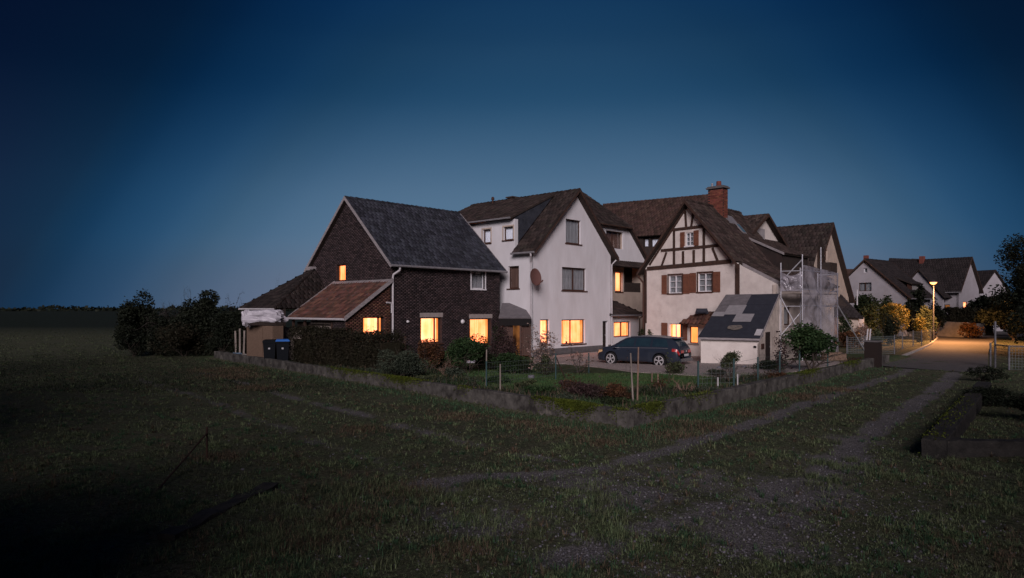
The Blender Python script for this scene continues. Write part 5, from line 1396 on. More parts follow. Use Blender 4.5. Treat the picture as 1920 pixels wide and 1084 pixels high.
p = G(441, 676); o = lump('blue_bag', (p.x, p.y, .22), .36, .28, .2, mat('blue_grey_plastic_bag', (.18, .27, .36), rough=.4), 21, .6, 20, 12); tag(o, 'crumpled blue grey plastic bag on the ground by the planks', 'bag')
p = G(462, 676); o = lump('rubble_sack', (p.x, p.y, .18), .32, .28, .18, M['concrete_pale'], 25, .5, 18, 10); tag(o, 'grey brown rubble sack on the ground right of the blue bag', 'sack')
gd = thing('yard_gate', 'dark metal gate between cupboard and lean-to', 'gate', tuple(G(530, 683)))
A_ = Vector(tuple(P(513, 640, 36.2))[:2]); B_ = Vector(tuple(P(533, 640, 36.6))[:2]); Wt_ = Wall(A_, B_, (-12, 40))
for (a, b, c, d) in ((0, .06, 0, 2.0), (Wt_.len - .06, Wt_.len, 0, 2.0), (.06, Wt_.len - .06, 1.94, 2.0), (.06, Wt_.len - .06, .1, .16)):
    x = MB(); Wt_.box(x, a, b, c, d, 0, .05); x.build('frame', M['wood_grey'], gd)
x = MB(); Wt_.box(x, .06, Wt_.len - .06, .16, 1.94, .01, .03); x.build('panel', M['door_dark'], gd)
pb_ = thing('grey_panel_fence', 'grey board fence panel between yard gate and lean-to', 'fence', tuple(P(550, 640, 35.5))[:2] + (0,))
A_ = Vector(tuple(P(534, 640, 36.3))[:2]); B_ = Vector(tuple(P(566, 640, 36.0))[:2]); Wt_ = Wall(A_, B_, (-12, 40)); n = 6
for i in range(n):
    x = MB(); Wt_.box(x, Wt_.len * i / n, Wt_.len * (i + 1) / n - .012, 0, 1.95 - .02 * (i % 2), 0, .03); x.build('board', M['wood_grey'], pb_)
# mortar tubs / stones beside scaffold
p = G(1571, 684); o = lump('wrapped_pallet', (p.x, p.y + .5, .32), .55, .5, .32, M['wood_board'], 31, .35, 24, 14, box=.7); tag(o, 'small wrapped pallet of building material at the foot of the plastic sheeting', 'pallet')
for k_, (px, py, s_, lab) in enumerate(((1395, 697, .1, 'small pale stone at the lawn edge below the shed'), (1349, 699, .13, 'small pale stone left of the shed shrub'), (996, 716, .14, 'rounded pale boulder among the beds below the white wall'), (960, 702, .22, 'grey boulder left of the slender shrub'), (455, 880, .03, 'small white stone on the left foreground edging'), (1843, 974, .028, 'tiny white stone in the dark grass at lower right'))):
    b_ = G(px, py); o = lump('garden_stone', (b_.x, b_.y, float(gh(b_.x, b_.y)) + s_ * .5), s_, s_ * .8, s_ * .6, M['pebble'], 40 + k_, .4, 14, 9, box=.3); tag(o, lab, 'stone', 'loose garden stones')
o = MB().cbox((G(884, 690).x, G(884, 690).y, .26), .5, .3, .12, .5).build('white_crate', M['tarp']); tag(o, 'low white box glowing under the lit window beside the round bush', 'box')
# ================================================================== parked estate car
def make_car():
    r_ = thing('parked_car', 'dark blue grey estate car parked on the gravel drive before the timber framed house', 'car', (0, 0, 0))
    import bisect
    def interp(tab, x):
        xs_ = [t[0] for t in tab]; i = min(max(bisect.bisect(xs_, x) - 1, 0), len(tab) - 2); a, b = tab[i], tab[i + 1]
        f = min(max((x - a[0]) / (b[0] - a[0]), 0), 1); return a[1] + (b[1] - a[1]) * f
    top = [(-2.30, .72), (-2.26, .92), (-2.18, 1.06), (-2.02, 1.26), (-1.86, 1.39), (-1.6, 1.45), (-1.0, 1.485), (-.3, 1.50), (.3, 1.475), (.62, 1.41), (.95, 1.24), (1.25, 1.05), (1.38, .985), (1.8, .91), (2.1, .82), (2.24, .70), (2.30, .58)]
    belt = [(-2.3, .70), (-2.2, .93), (-1.5, .955), (0, .92), (1.1, .89), (1.38, .885), (1.8, .83), (2.1, .74), (2.3, .55)]
    wid = [(-2.30, .70), (-2.22, .80), (-2.0, .865), (-1.4, .89), (0, .895), (1.3, .89), (1.8, .865), (2.1, .79), (2.25, .66), (2.30, .55)]
    bot = [(-2.3, .36), (-2.2, .26), (-1.9, .22), (1.8, .20), (2.15, .20), (2.3, .30)]
    rw_ = [(-2.3, .62), (-2.1, .60), (-1.6, .60), (0, .61), (.7, .60), (1.0, .66), (1.3, .76), (1.6, .76), (2.1, .70), (2.3, .5)]
    X = [-2.30, -2.27, -2.22, -2.14, -2.02, -1.9, -1.75, -1.6, -1.3, -1.0, -.65, -.3, 0, .3, .6, .8, .95, 1.1, 1.25, 1.38, 1.6, 1.8, 2.0, 2.12, 2.22, 2.28, 2.30]
    def ring(x):
        t, b, w_, z0, rw = interp(top, x), interp(belt, x), interp(wid, x), interp(bot, x), interp(rw_, x)
        b = min(b, t - .02)
        pts = [(0, z0), (w_ * .6, z0), (w_ * .93, z0 + .02), (w_ * .985, z0 + .14), (w_, z0 + .30), (w_ * 1.0, b - .16), (w_ * .975, b - .03), (w_ * .945, b)]
        # side glass leans in, then rounds over into the roof
        yt = min(rw, w_ * .9)
        pts += [(w_ * .945 + (yt - w_ * .945) * .5, b + (t - b) * .5), (yt, b + (t - b) * .88), (yt * .88, b + (t - b) * .975), (yt * .5, t - .004), (0, t)]
        return pts
    vs = []; n = 13
    for x in X:
        pr = ring(x); vs += [(x, y, z) for y, z in pr] + [(x, -y, z) for y, z in pr[-2:0:-1]]
    m_ = 2 * n - 2
    fs = [(i * m_ + j, i * m_ + (j + 1) % m_, (i + 1) * m_ + (j + 1) % m_, (i + 1) * m_ + j) for i in range(len(X) - 1) for j in range(m_)]
    fs += [tuple(range(m_)), tuple((len(X) - 1) * m_ + j for j in range(m_))[::-1]]
    body = MB().add(vs, fs).build('body', M['paint'], r_, smooth=True)
    # wheel arches cut out of the body
    for ax in (1.36, -1.30):
        cutm = MB().tube([(ax, -1.2, .33), (ax, 1.2, .33)], .375, 28).build('arch_cutter', M['dark'])
        md = body.modifiers.new('arch', 'BOOLEAN'); md.operation = 'DIFFERENCE'; md.object = cutm; md.solver = 'EXACT'
        dg = bpy.context.evaluated_depsgraph_get(); me = bpy.data.meshes.new_from_object(body.evaluated_get(dg))
        body.modifiers.clear(); body.data = me; bpy.data.objects.remove(cutm)
    body.data.materials.clear(); body.data.materials.append(M['paint']); body.data.polygons.foreach_set('material_index', [0] * len(body.data.polygons))
    x = MB(); x.obox((-1.9, -.60, .24), (3.8, 0, 0), (0, 1.2, 0), (0, 0, .42)); x.build('underbody', M['dark'], r_)
    def S(x_, k0, k1, f, side, off=.006):
        pr = ring(x_); a, b = pr[k0], pr[k1]; y = a[0] + (b[0] - a[0]) * f; z = a[1] + (b[1] - a[1]) * f
        return Vector((x_, side * (y + off), z + off * .3))
    def side_panel(xa, xb, side, f0=.12, f1=.93, slant0=0, slant1=0, name='window', mt='glass_car'):
        vs = []; nx, nz = 8, 5
        for i in range(nx + 1):
            for j in range(nz + 1):
                f = f0 + (f1 - f0) * j / nz; x_ = (xa + slant0 * f) * (1 - i / nx) + (xb + slant1 * f) * i / nx
                pr = ring(x_); ff = f * 2
                vs.append(S(x_, 7, 8, ff, side) if ff <= 1 else S(x_, 8, 9, ff - 1, side))
        fs = [(i * (nz + 1) + j, (i + 1) * (nz + 1) + j, (i + 1) * (nz + 1) + j + 1, i * (nz + 1) + j + 1) for i in range(nx) for j in range(nz)]
        return MB().add(vs, fs).build(name, M[mt], r_, smooth=True)
    for sd_ in (1, -1):
        side_panel(.10, 1.22, sd_, slant1=-.62); side_panel(-.80, .0, sd_); side_panel(-1.78, -.90, sd_, slant0=.22)
        # belt trim, door seams, handles, mirror
        MB().tube([S(x_, 6, 7, .9, sd_, .012) for x_ in (-1.75, -1.2, -.6, 0, .5, 1.0, 1.25)], .010, 6).build('belt_trim', M['chrome'], r_)
        MB().tube([S(x_, 9, 10, .8, sd_, .03) + Vector((0, 0, .02)) for x_ in (-1.7, -1.2, -.6, 0, .35)], .016, 6).build('roof_rail', M['chrome'], r_)
        for xs_ in (1.12, .05, -.86):
            x = MB(); x.tube([S(xs_, 3, 4, .2, sd_, .002), S(xs_, 4, 5, .5, sd_, .003), S(xs_, 6, 7, .5, sd_, .003)], .006, 4); x.build('door_seam', M['dark'], r_)
        for xs_ in (.22, -.70):
            x = MB(); a = S(xs_, 5, 6, .1, sd_, .02); x.tube([a, a + Vector((.19, 0, .005))], .018, 6); x.build('handle', M['paint'], r_)
        x = MB(); a = S(1.02, 6, 7, .9, sd_, .0); c_ = a + Vector((.03, sd_ * .13, .07)); x.tube([a + Vector((0, 0, .02)), c_ + Vector((0, -sd_ * .04, 0))], .02, 6); x.obox(c_ + Vector((-.05, -.07, -.07)), (.10, 0, 0), (0, .16, 0), (0, 0, .12)); x.build('mirror', M['paint'], r_)
        # lamps wrap round the corners, following the bodywork
        vs = []; 
        for i in range(7):
            x_ = 1.86 + (2.26 - 1.86) * i / 6
            for f in (.15, .55, .95): vs.append(S(x_, 5, 7, f, sd_, .012))
        MB().add(vs, [(i * 3 + j, (i + 1) * 3 + j, (i + 1) * 3 + j + 1, i * 3 + j + 1) for i in range(6) for j in range(2)]).build('headlight', M['headlamp'], r_, smooth=True)
        vs = []
        for i in range(6):
            x_ = -2.285 + (.33) * i / 5
            for f in (.10, .5, .95): vs.append(S(x_, 5, 7, f, sd_, .014))
        MB().add(vs, [(i * 3 + j, (i + 1) * 3 + j, (i + 1) * 3 + j + 1, i * 3 + j + 1) for i in range(5) for j in range(2)]).build('tail_light', M['tail'], r_, smooth=True)
        x = MB(); x.obox((-2.325, sd_ * .42 - .14, .72), (.02, 0, 0), (0, .30, 0), (0, 0, .13)); x.build('tail_light', M['tail'], r_)
    def cross(xs_, yf, name, mt, off=.008, k=12):
        vs = []; nx = len(xs_)
        for x_ in xs_:
            t = interp(top, x_); yt = min(interp(rw_, x_), interp(wid, x_) * .9)
            for j in range(k + 1):
                y = yf * yt * (2 * j / k - 1); z = t - .025 * (abs(y) / yt) ** 3; vs.append(Vector((x_, y, z + off)))
        return MB().add(vs, [(i * (k + 1) + j, (i + 1) * (k + 1) + j, (i + 1) * (k + 1) + j + 1, i * (k + 1) + j + 1) for i in range(nx - 1) for j in range(k)]).build(name, M[mt], r_, smooth=True)
    cross([.66, .8, .95, 1.1, 1.24, 1.30], .90, 'windshield', 'glass_car')
    cross([-2.19, -2.14, -2.02, -1.92, -1.87], .86, 'rear_window', 'glass_car', .012)
    x = MB(); x.obox((-2.02, -.55, 1.395), (.26, 0, .04), (0, 1.10, 0), (0, 0, .03)); x.build('roof_spoiler', M['paint'], r_)
    x = MB(); x.obox((-2.345, -.26, .56), (.012, 0, 0), (0, .52, 0), (0, 0, .115)); x.build('number_plate', M['plate'], r_)
    x = MB(); x.tube([(-2.325, 0, .80), (-2.338, 0, .80)], .05, 14); x.build('badge', M['chrome'], r_)
    x = MB(); x.obox((-2.36, -.72, .30), (.10, 0, 0), (0, 1.44, 0), (0, 0, .16)); x.build('rear_bumper', M['paint'], r_)
    x = MB(); x.obox((2.27, -.42, .36), (.06, 0, 0), (0, .84, 0), (0, 0, .12)); x.build('grille', M['dark'], r_)
    for ax in (1.36, -1.30):
        for sd_ in (1, -1):
            y0 = sd_ * .70; y1 = sd_ * .895; c_ = Vector((ax, 0, .325))
            mb = MB(); pts = [Vector((ax, y0, .325)), Vector((ax, y0 + sd_ * .02, .325)), Vector((ax, y1 - sd_ * .02, .325)), Vector((ax, y1, .325))]
            wh_ = mb.tube(pts, [.30, .325, .325, .295], 32).build('wheel', M['rubber'], r_)
            mb = MB(); mb.tube([Vector((ax, y1 - sd_ * .005, .325)), Vector((ax, y1 + sd_ * .004, .325))], .235, 28); mb.build('rim_well', M['dark'], wh_)
            mb = MB(); nn = 32; ro, ri = .245, .212
            vs = []; 
            for kx in range(nn):
                a = 2 * math.pi * kx / nn
                for rr3, yy in ((ro, y1 + sd_ * .006), (ri, y1 + sd_ * .014)): vs.append((ax + math.cos(a) * rr3, yy, .325 + math.sin(a) * rr3))
            mb.add(vs, [(2 * kx, 2 * kx + 1, (2 * kx + 3) % (2 * nn), (2 * kx + 2) % (2 * nn)) for kx in range(nn)])
            for kx in range(5):
                for dlt in (-.13, .13):
                    a = 2 * math.pi * kx / 5 + .3
                    p0 = Vector((ax + math.cos(a) * .03, y1 + sd_ * .012, .325 + math.sin(a) * .03)); p1 = Vector((ax + math.cos(a + dlt) * .225, y1 + sd_ * .010, .325 + math.sin(a + dlt) * .225))
                    mb.beam(p0, p1, .034, .012, (0, 1, 0))
            mb.tube([Vector((ax, y1, .325)), Vector((ax, y1 + sd_ * .022, .325))], .045, 12); mb.build('rim', M['alloy'], wh_)
    return r_
car = make_car()
fd = Vector((-.80, .60)).normalized()                 # bonnet points left and away
car.location = (6.65, 34.75, .055)
car.rotation_euler = (0, 0, math.atan2(fd.y, fd.x))
# ================================================================== plants
def quads_at(rng, pts, size, droop=.0, aspect=.55, jitter=.35, up=0.0):
    n = len(pts); s = size * rng.uniform(1 - jitter, 1 + jitter, n)[:, None]
    d = rng.normal(size=(n, 3)); d[:, 2] = d[:, 2] * .6 - droop + up; d /= np.linalg.norm(d, axis=1)[:, None]
    q = rng.normal(size=(n, 3)); q -= d * (q * d).sum(1)[:, None]; q /= np.linalg.norm(q, axis=1)[:, None]
    a = pts; b = pts + d * s * .5 + q * s * aspect * .5; c = pts + d * s; e = pts + d * s * .5 - q * s * aspect * .5
    v = np.stack([a, b, c, e], 1).reshape(-1, 3); f = np.arange(4 * n).reshape(-1, 4)
    return v, f
def crown_pts(rng, n, c, rx, ry, rz, lobes=9, lob=.5, fill=.35, floor=.03, up=True):
    """points on a cluster of uneven lobes, with gaps between them"""
    c = np.array(c, float); L_ = []
    for _ in range(lobes):
        v = rng.normal(size=3); v /= np.linalg.norm(v); r = rng.uniform(.35, .85)
        L_.append((v * r, rng.uniform(.6, 1.15) * lob))
    L_ = np.array([np.r_[a, b] for a, b in L_]); k = rng.integers(0, lobes, n)
    d = rng.normal(size=(n, 3)); d /= np.linalg.norm(d, axis=1)[:, None]
    r = L_[k, 3] * (1 - fill * rng.random(n) ** 2 + rng.exponential(.07, n))
    p = L_[k, :3] + d * r[:, None]
    p = c + p * np.array([rx, ry, rz]) / 1.15
    p[:, 2] = np.where(p[:, 2] < floor, floor + rng.random(n) * .15, p[:, 2])
    return p
def twigs(rng, base, height, spread, n=7, lv=3, r0=.03, up=.8, gnarl=.25):
    """branching bare stems as thin tapering tubes; returns (MB, tips)"""
    mb = MB(); tips = []
    def grow(p, d, ln, r, lev):
        pts = [p]; q = p; dd = d
        k = 3 if lev else 4
        for i in range(k):
            dd = (dd + Vector(rng.normal(0, gnarl, 3)) + Vector((0, 0, .08))).normalized(); q = q + dd * ln / k; pts.append(q)
        mb.tube(pts, [r * (1 - .6 * i / k) for i in range(k + 1)], 4 if lev == 0 else 3, cap=False)
        tips.extend(pts[1:] if lev else pts[2:])
        if lev < lv:
            for _ in range(int(rng.integers(2, 5))):
                t = rng.integers(1, len(pts)); nd = (dd + Vector(rng.normal(0, .75, 3)) + Vector((0, 0, .2))).normalized()
                grow(pts[t], nd, ln * rng.uniform(.45, .75), r * .5, lev + 1)
    for i in range(n):
        a = rng.uniform(0, 2 * math.pi); d = Vector((math.cos(a) * spread, math.sin(a) * spread, up)).normalized()
        grow(Vector(base) + Vector((math.cos(a), math.sin(a), 0)) * .05, d, height * rng.uniform(.4, .62), r0, 0)
    return mb, np.array([tuple(t) for t in tips])
SEED = [100]
def shrub(name, label, cat, px, pyb, pyt, wpx, leafm='leaf_green', n=2600, leaf_=.09, stem='bark', lobes=10, Y=None, depth=None, lob=.5, low=0.1, group=None,
          sticks=6, sr=.02, droop=.1, bottom=None, lv=1, fill=.35, up=0.0):
    """leafy shrub: ground point under (px, pyb), top at row pyt, width wpx pixels"""
    SEED[0] += 1; rng = np.random.default_rng(SEED[0])
    b = G(px, pyb) if Y is None else Vector(((px - 960) / F * Y, Y, 0)); b.z = float(gh(b.x, b.y))
    Y_ = b.y; hgt = H - (pyt - HZ) / F * Y_ - b.z; rx = wpx / F * Y_ / 2; ry = (depth or rx * .9)
    r_ = thing(name, label, cat, tuple(b), group)
    z0 = b.z + hgt * low; rz = (b.z + hgt - z0) / 2
    p = crown_pts(rng, n, (b.x, b.y, z0 + rz), rx, ry, rz, lobes, lob, floor=b.z + .02, fill=fill)
    v, f = quads_at(rng, p, leaf_, droop, up=up); npmesh('foliage', v, f, M[leafm], r_)
    mb, tp = twigs(rng, b, hgt * .95, rx / max(hgt, .1) * .9, sticks, lv, sr); mb.build('stem', M[stem], r_)
    return r_
def bare(name, label, cat, px, pyb, pyt, wpx, stem='twig', n=7, lv=3, r0=.02, leaves=0, leafm='leaf_rust', leaf_=.06, Y=None, group=None, gnarl=.25):
    SEED[0] += 1; rng = np.random.default_rng(SEED[0])
    b = G(px, pyb) if Y is None else Vector(((px - 960) / F * Y, Y, 0)); b.z = float(gh(b.x, b.y))
    hgt = H - (pyt - HZ) / F * b.y - b.z; rx = wpx / F * b.y / 2
    r_ = thing(name, label, cat, tuple(b), group)
    mb, tp = twigs(rng, b, hgt, rx / max(hgt, .1), n, lv, r0, gnarl=gnarl)
    v = np.array(mb.v); zmax = v[:, 2].max() - b.z; xm = np.percentile(abs(v[:, 0] - b.x), 98) + 1e-6
    S_ = np.array([rx / xm, rx / xm, hgt / zmax]); fit = lambda a: (a - np.array(b)) * S_ + np.array(b)
    mb.v = [tuple(q_) for q_ in fit(v)]; mb.build('stem', M[stem], r_); tp = fit(tp)
    if leaves:
        p = tp[rng.integers(0, len(tp), leaves)] + rng.normal(0, .04, (leaves, 3)); v, f = quads_at(rng, p, leaf_, .25); npmesh('foliage', v, f, M[leafm], r_)
    return r_

# left group beyond the garden
shrub('conifer_shrub', 'dark upright conifer shrub at the far left end of the garden', 'shrub', 256, 664, 556, 74, 'leaf_black', 11000, .16, lobes=14, low=.0, lob=.55, up=.3)
shrub('evergreen_shrub', 'dense dark evergreen shrub with jagged top left of the annex', 'shrub', 372, 668, 541, 96, 'leaf_black', 8500, .16, lobes=12, low=.25, sticks=8, lv=2)
bare('bare_shrub', 'leafless spreading shrub between conifer and evergreen shrub', 'shrub', 318, 664, 534, 84, n=16, lv=3, r0=.055)
bare('bare_shrub', 'leafless upright shrub just left of the annex eaves', 'shrub', 432, 664, 541, 60, n=16, lv=3, r0=.05, leaves=700, leafm='leaf_black', leaf_=.10)
bare('bare_treetop', 'bare twiggy treetop rising behind the annex roof', 'tree', 512, 640, 512, 40, n=8, lv=3, r0=.07, Y=52)
shrub('bramble_mass', 'low dark bramble thicket under the left conifer', 'shrub', 250, 668, 612, 66, 'leaf_black', 3200, .14, low=.0)
shrub('bramble_mass', 'dark tangled thicket between conifer and planks', 'shrub', 345, 669, 592, 130, 'hedge_brown', 6500, .13, low=.0, lobes=18, lob=.4)
shrub('bramble_mass', 'dark thicket directly left of the upright planks', 'shrub', 415, 670, 588, 54, 'leaf_black', 3600, .13, low=.0, lobes=10)
# hedge and front shrubs
def hedge(name, label, x0, x1, pyb0, pyb1, pyt0, pyt1, leafm, n, leaf_=.10, thick=1.2):
    SEED[0] += 1; rng = np.random.default_rng(SEED[0])
    a, b = G(x0, pyb0), G(x1, pyb1); t = rng.random(n)
    ha = H - (pyt0 - HZ) / F * a.y; hb = H - (pyt1 - HZ) / F * b.y
    d = (b - a).normalized(); nn = Vector((-d.y, d.x, 0)); nn = nn if nn.y > 0 else -nn
    r_ = thing(name, label, 'hedge', tuple((a + b) / 2))
    hh = ha + (hb - ha) * t; hh = hh * (1 + .05 * np.sin(t * 17) + .05 * np.sin(t * 41 + 1)) 
    c = rng.random(n); side = rng.random(n)
    z = np.where(side < .45, hh * np.clip(1 - rng.exponential(.05, n), 0, 1.1) + rng.exponential(.03, n), hh * rng.random(n))
    w_ = np.where(side < .45, rng.random(n) * thick, np.where(rng.random(n) < .85, rng.exponential(.14, n), thick - rng.exponential(.1, n)))
    endm = rng.random(n) < .12; t = np.where(endm, np.where(rng.random(n) < .5, rng.exponential(.02, n), 1 - rng.exponential(.02, n)), t); w_ = np.where(endm, rng.random(n) * thick, w_)
    bul = .10 * np.sin(t * 23 + z * 3)
    p = np.array(a)[None] + (np.array(b) - np.array(a))[None] * t[:, None] + np.array(nn)[None] * (w_ + bul)[:, None]; p[:, 2] = z
    v, f = quads_at(rng, p, leaf_, .05); npmesh('foliage', v, f, M[leafm], r_)
    mb = MB()
    for k in range(14):
        q_ = a.lerp(b, (k + .5) / 14) + nn * thick * .5; mb.tube([q_, q_ + Vector((rng.normal(0, .15), rng.normal(0, .15), min(ha, hb) * .85))], [.03, .012], 5)
    mb.build('stem', M['bark'], r_)
    mb = MB(); q0, q1 = a + nn * .28, b + nn * .28; mb.obox(q0, q1 - q0, nn * (thick - .5), Vector((0, 0, min(ha, hb) * .86))); mb.build('inner_thicket', M['hedge_brown'], r_)
    return r_
hedge('overgrown_hedge', 'wide overgrown black hedge mass from the conifer to the planks', 278, 452, 667, 671, 604, 588, 'leaf_black', 17000, .14, 2.4)
hedge('clipped_hedge', 'broad dark brown hedge in front of the brick lean-to', 541, 706, 691, 706, 617, 634, 'hedge_brown', 21000, .085, 1.6)
shrub('grey_green_shrub', 'loose grey green shrub at the right end of the dark hedge', 'shrub', 748, 722, 646, 116, 'leaf_grey', 6500, .065, low=.0, lobes=16, lob=.45, lv=2)
shrub('dark_ivy_shrub', 'small dark shrub under the drainpipe corner of the brick house', 'shrub', 744, 694, 641, 60, 'leaf_dark', 2600, .08, low=.0)
shrub('rust_shrub', 'reddish brown leafed shrub under the middle lit window', 'shrub', 805, 703, 630, 58, 'leaf_rust', 3200, .08, low=.05, lv=2)
shrub('round_laurel', 'round glossy green bush before the right lit window of the brick house', 'shrub', 877, 706, 624, 82, 'leaf_green', 7500, .095, low=.12, lobes=16, lob=.52)
shrub('purple_shrub', 'tall purple brown shrub beside the glazed porch', 'shrub', 940, 698, 603, 54, 'leaf_purple', 2500, .085, low=.0, lv=2, lob=.42)
shrub('porch_conifer', 'small dark columnar conifer before the porch glazing', 'shrub', 935, 690, 607, 26, 'leaf_dark', 1700, .08, low=.0, lobes=7)
shrub('low_laurel', 'low spreading green shrub below the porch', 'shrub', 962, 706, 656, 78, 'leaf_green', 4200, .09, low=.0, lobes=12)
bare('slender_shrub', 'slender shrub with pale fluttering leaves before the narrow lit window', 'shrub', 1017, 706, 607, 58, 'twig', 9, 3, .018, 1000, 'leaf_pink', .095)
shrub('undergrowth_clump', 'olive undergrowth around the slender shrub', 'shrub', 1022, 708, 660, 46, 'leaf_olive', 1600, .07, low=.0)
bare('young_tree', 'young staked tree with a few drooping leaves left of the car', 'tree', 1085, 703, 640, 44, 'bark', 3, 2, .035, 150, 'leaf_pink', .11)
bare('rose_canes', 'reddish bare rose canes beside the round bush', 'shrub', 835, 716, 658, 40, 'twig_pale', 8, 2, .014, 60, 'leaf_rust', .07)
bare('thin_red_shrub', 'thin reddish shrub against the brick wall by the drainpipe', 'shrub', 757, 694, 622, 22, 'twig_pale', 4, 2, .014, 90, 'leaf_rust', .07)
bare('rose_canes', 'pale pruned rose canes at the lawn edge left of the green fence post', 'shrub', 1280, 750, 705, 46, 'twig_pale', 7, 2, .015, 25, 'leaf_rust', .05)
bare('dark_sapling', 'thin dark sapling standing in front of the car rear wheel', 'shrub', 1256, 728, 655, 24, 'stalk_dark', 3, 2, .014, 150, 'leaf_olive', .07)
bare('tall_dry_stalk', 'tall single dry stalk in front of the car door', 'shrub', 1173, 716, 648, 8, 'stalk_dark', 2, 1, .012, 12, 'leaf_rust', .05)
shrub('shed_shrub', 'upright shrub with sparse top standing before the white shed wall', 'shrub', 1366, 725, 655, 48, 'leaf_olive', 1900, .07, low=.30, sticks=8, lv=3, lob=.45)
shrub('lavender_clump', 'low grey lavender clump at the lawn edge below the shed', 'plant', 1345, 713, 694, 34, 'leaf_grey', 900, .09, low=.0, up=.9)
shrub('fig_tree', 'small round crowned leafy tree on a short trunk before the scaffold', 'tree', 1521, 708, 604, 96, 'leaf_green', 7000, .12, low=.24, lobes=20, sticks=4, sr=.06, lob=.46, lv=2)
bare('climbing_rose', 'leggy rose with dark leaves left of the small round tree', 'shrub', 1466, 712, 622, 52, 'twig', 8, 2, .018, 620, 'leaf_purple', .10)
shrub('shed_weeds', 'dark green weeds at the foot of the stained shed side wall', 'plant', 1448, 703, 672, 66, 'leaf_dark', 1700, .08, low=.0)
shrub('corner_conifer', 'left of two small conifers at the corner of the timber framed house', 'shrub', 1202, 662, 612, 12, 'leaf_dark', 700, .09, Y=43.0, low=.0, lobes=6)
shrub('corner_conifer', 'right of two small conifers at the corner of the timber framed house', 'shrub', 1221, 662, 612, 14, 'leaf_olive', 700, .09, Y=42.6, low=.0, lobes=6)
shrub('wheel_weeds', 'leafy weeds by the rear wheel of the parked car', 'plant', 1268, 708, 676, 40, 'leaf_olive', 1200, .08, low=.0)
for px_, pb_, pt_, wp_, mt_, nn_, lab_ in ((720, 700, 646, 46, 'hedge_brown', 1900, 'brown shrub filling the gap under the drainpipe'), (768, 696, 652, 44, 'leaf_rust', 1500, 'low rusty shrub against the brick wall left of the middle window'),
        (832, 700, 655, 34, 'leaf_dark', 1300, 'dark shrub between the rust shrub and the round bush'), (908, 700, 650, 44, 'leaf_dark', 1900, 'dark shrub between round bush and glazed porch'), (956, 690, 628, 44, 'leaf_purple', 1500, 'purple brown shrub hiding the foot of the porch glazing'),
        (975, 706, 664, 50, 'leaf_dark', 1900, 'dark mound right of the low spreading shrub'), (850, 716, 688, 50, 'leaf_grey', 1200, 'grey green mound below the round bush'), (770, 718, 684, 60, 'leaf_grey', 1700, 'second grey green mound right of the dark hedge')):
    shrub('infill_shrub', lab_, 'shrub', px_, pb_, pt_, wp_, mt_, nn_, .08, low=.0, lobes=11, lob=.45, lv=2, group='shrubs under the brick house windows')
for px_, pb_, pt_, wp_, lf_, lab_ in ((1110, 762, 704, 70, 'leaf_purple', 'tangled bare perennial over the purple brown mass'), (1065, 748, 700, 60, 'leaf_rust', 'tangled bare perennial behind the green brace post'), (1150, 760, 708, 50, 'leaf_rust', 'tangled bare perennial left of the bamboo canes'),
        (1240, 742, 705, 40, 'leaf_rust', 'tangled bare perennial at the far edge of the corner bed'), (880, 744, 708, 50, 'leaf_grey', 'tangled bare perennial left of the pale stakes'), (1430, 722, 690, 46, 'leaf_rust', 'tangled bare perennial by the wire fence below the shed'), (1590, 690, 664, 40, 'leaf_rust', 'tangled bare perennial at the far end of the garden wall')):
    bare('withered_perennial', lab_, 'plant', px_, pb_, pt_, wp_, 'stalk_dark', 14, 2, .010, 260, lf_, .06, group='withered perennials in the garden beds')
BEDP = [(700, 708, 692, 44, 'leaf_grey', 'low grey green tuft behind the wall below the hedge'), (800, 726, 704, 60, 'leaf_olive', 'low olive tangle inside the wall below the rust shrub'), (872, 736, 716, 60, 'leaf_green', 'low green clump left of the first stake'),
        (985, 738, 712, 56, 'leaf_olive', 'olive clump right of the second stake'), (1010, 752, 724, 74, 'leaf_green', 'bright green clump in the middle bed'), (935, 728, 704, 50, 'leaf_green', 'green clump around the top of the pale stakes'),
        (1075, 742, 708, 74, 'leaf_purple', 'brownish withered clump right of the green brace'), (1105, 760, 720, 84, 'leaf_purple', 'purple brown withered mass in the middle of the corner bed'), (1160, 762, 722, 76, 'leaf_rust', 'rusty withered mass left of the bamboo canes'),
        (1150, 774, 744, 66, 'leaf_dark', 'dark low mat inside the wall corner'), (1215, 752, 736, 44, 'leaf_dark', 'dark low plants right of the canes'), (1330, 748, 728, 46, 'leaf_grey', 'bluish cabbage like plants near the white peg'),
        (1062, 764, 744, 60, 'leaf_grey', 'dark bluish low plants behind the mossy wall top'), (1455, 722, 700, 44, 'leaf_rust', 'brown withered clump by the wire fence'), (1405, 722, 706, 40, 'leaf_olive', 'sparse olive clump by the lower fence posts'), (985, 702, 680, 30, 'leaf_yellow', 'small yellowing clump under the porch shrubs')]
for px, pb, pt2, wp, lm, lab in BEDP:
    shrub('bed_plant', lab, 'plant', px, pb, pt2, wp, lm, int(900 + wp * 14), .075, low=.0, lobes=9, lob=.42, sticks=3, group='low plants in the garden beds', up=.4)
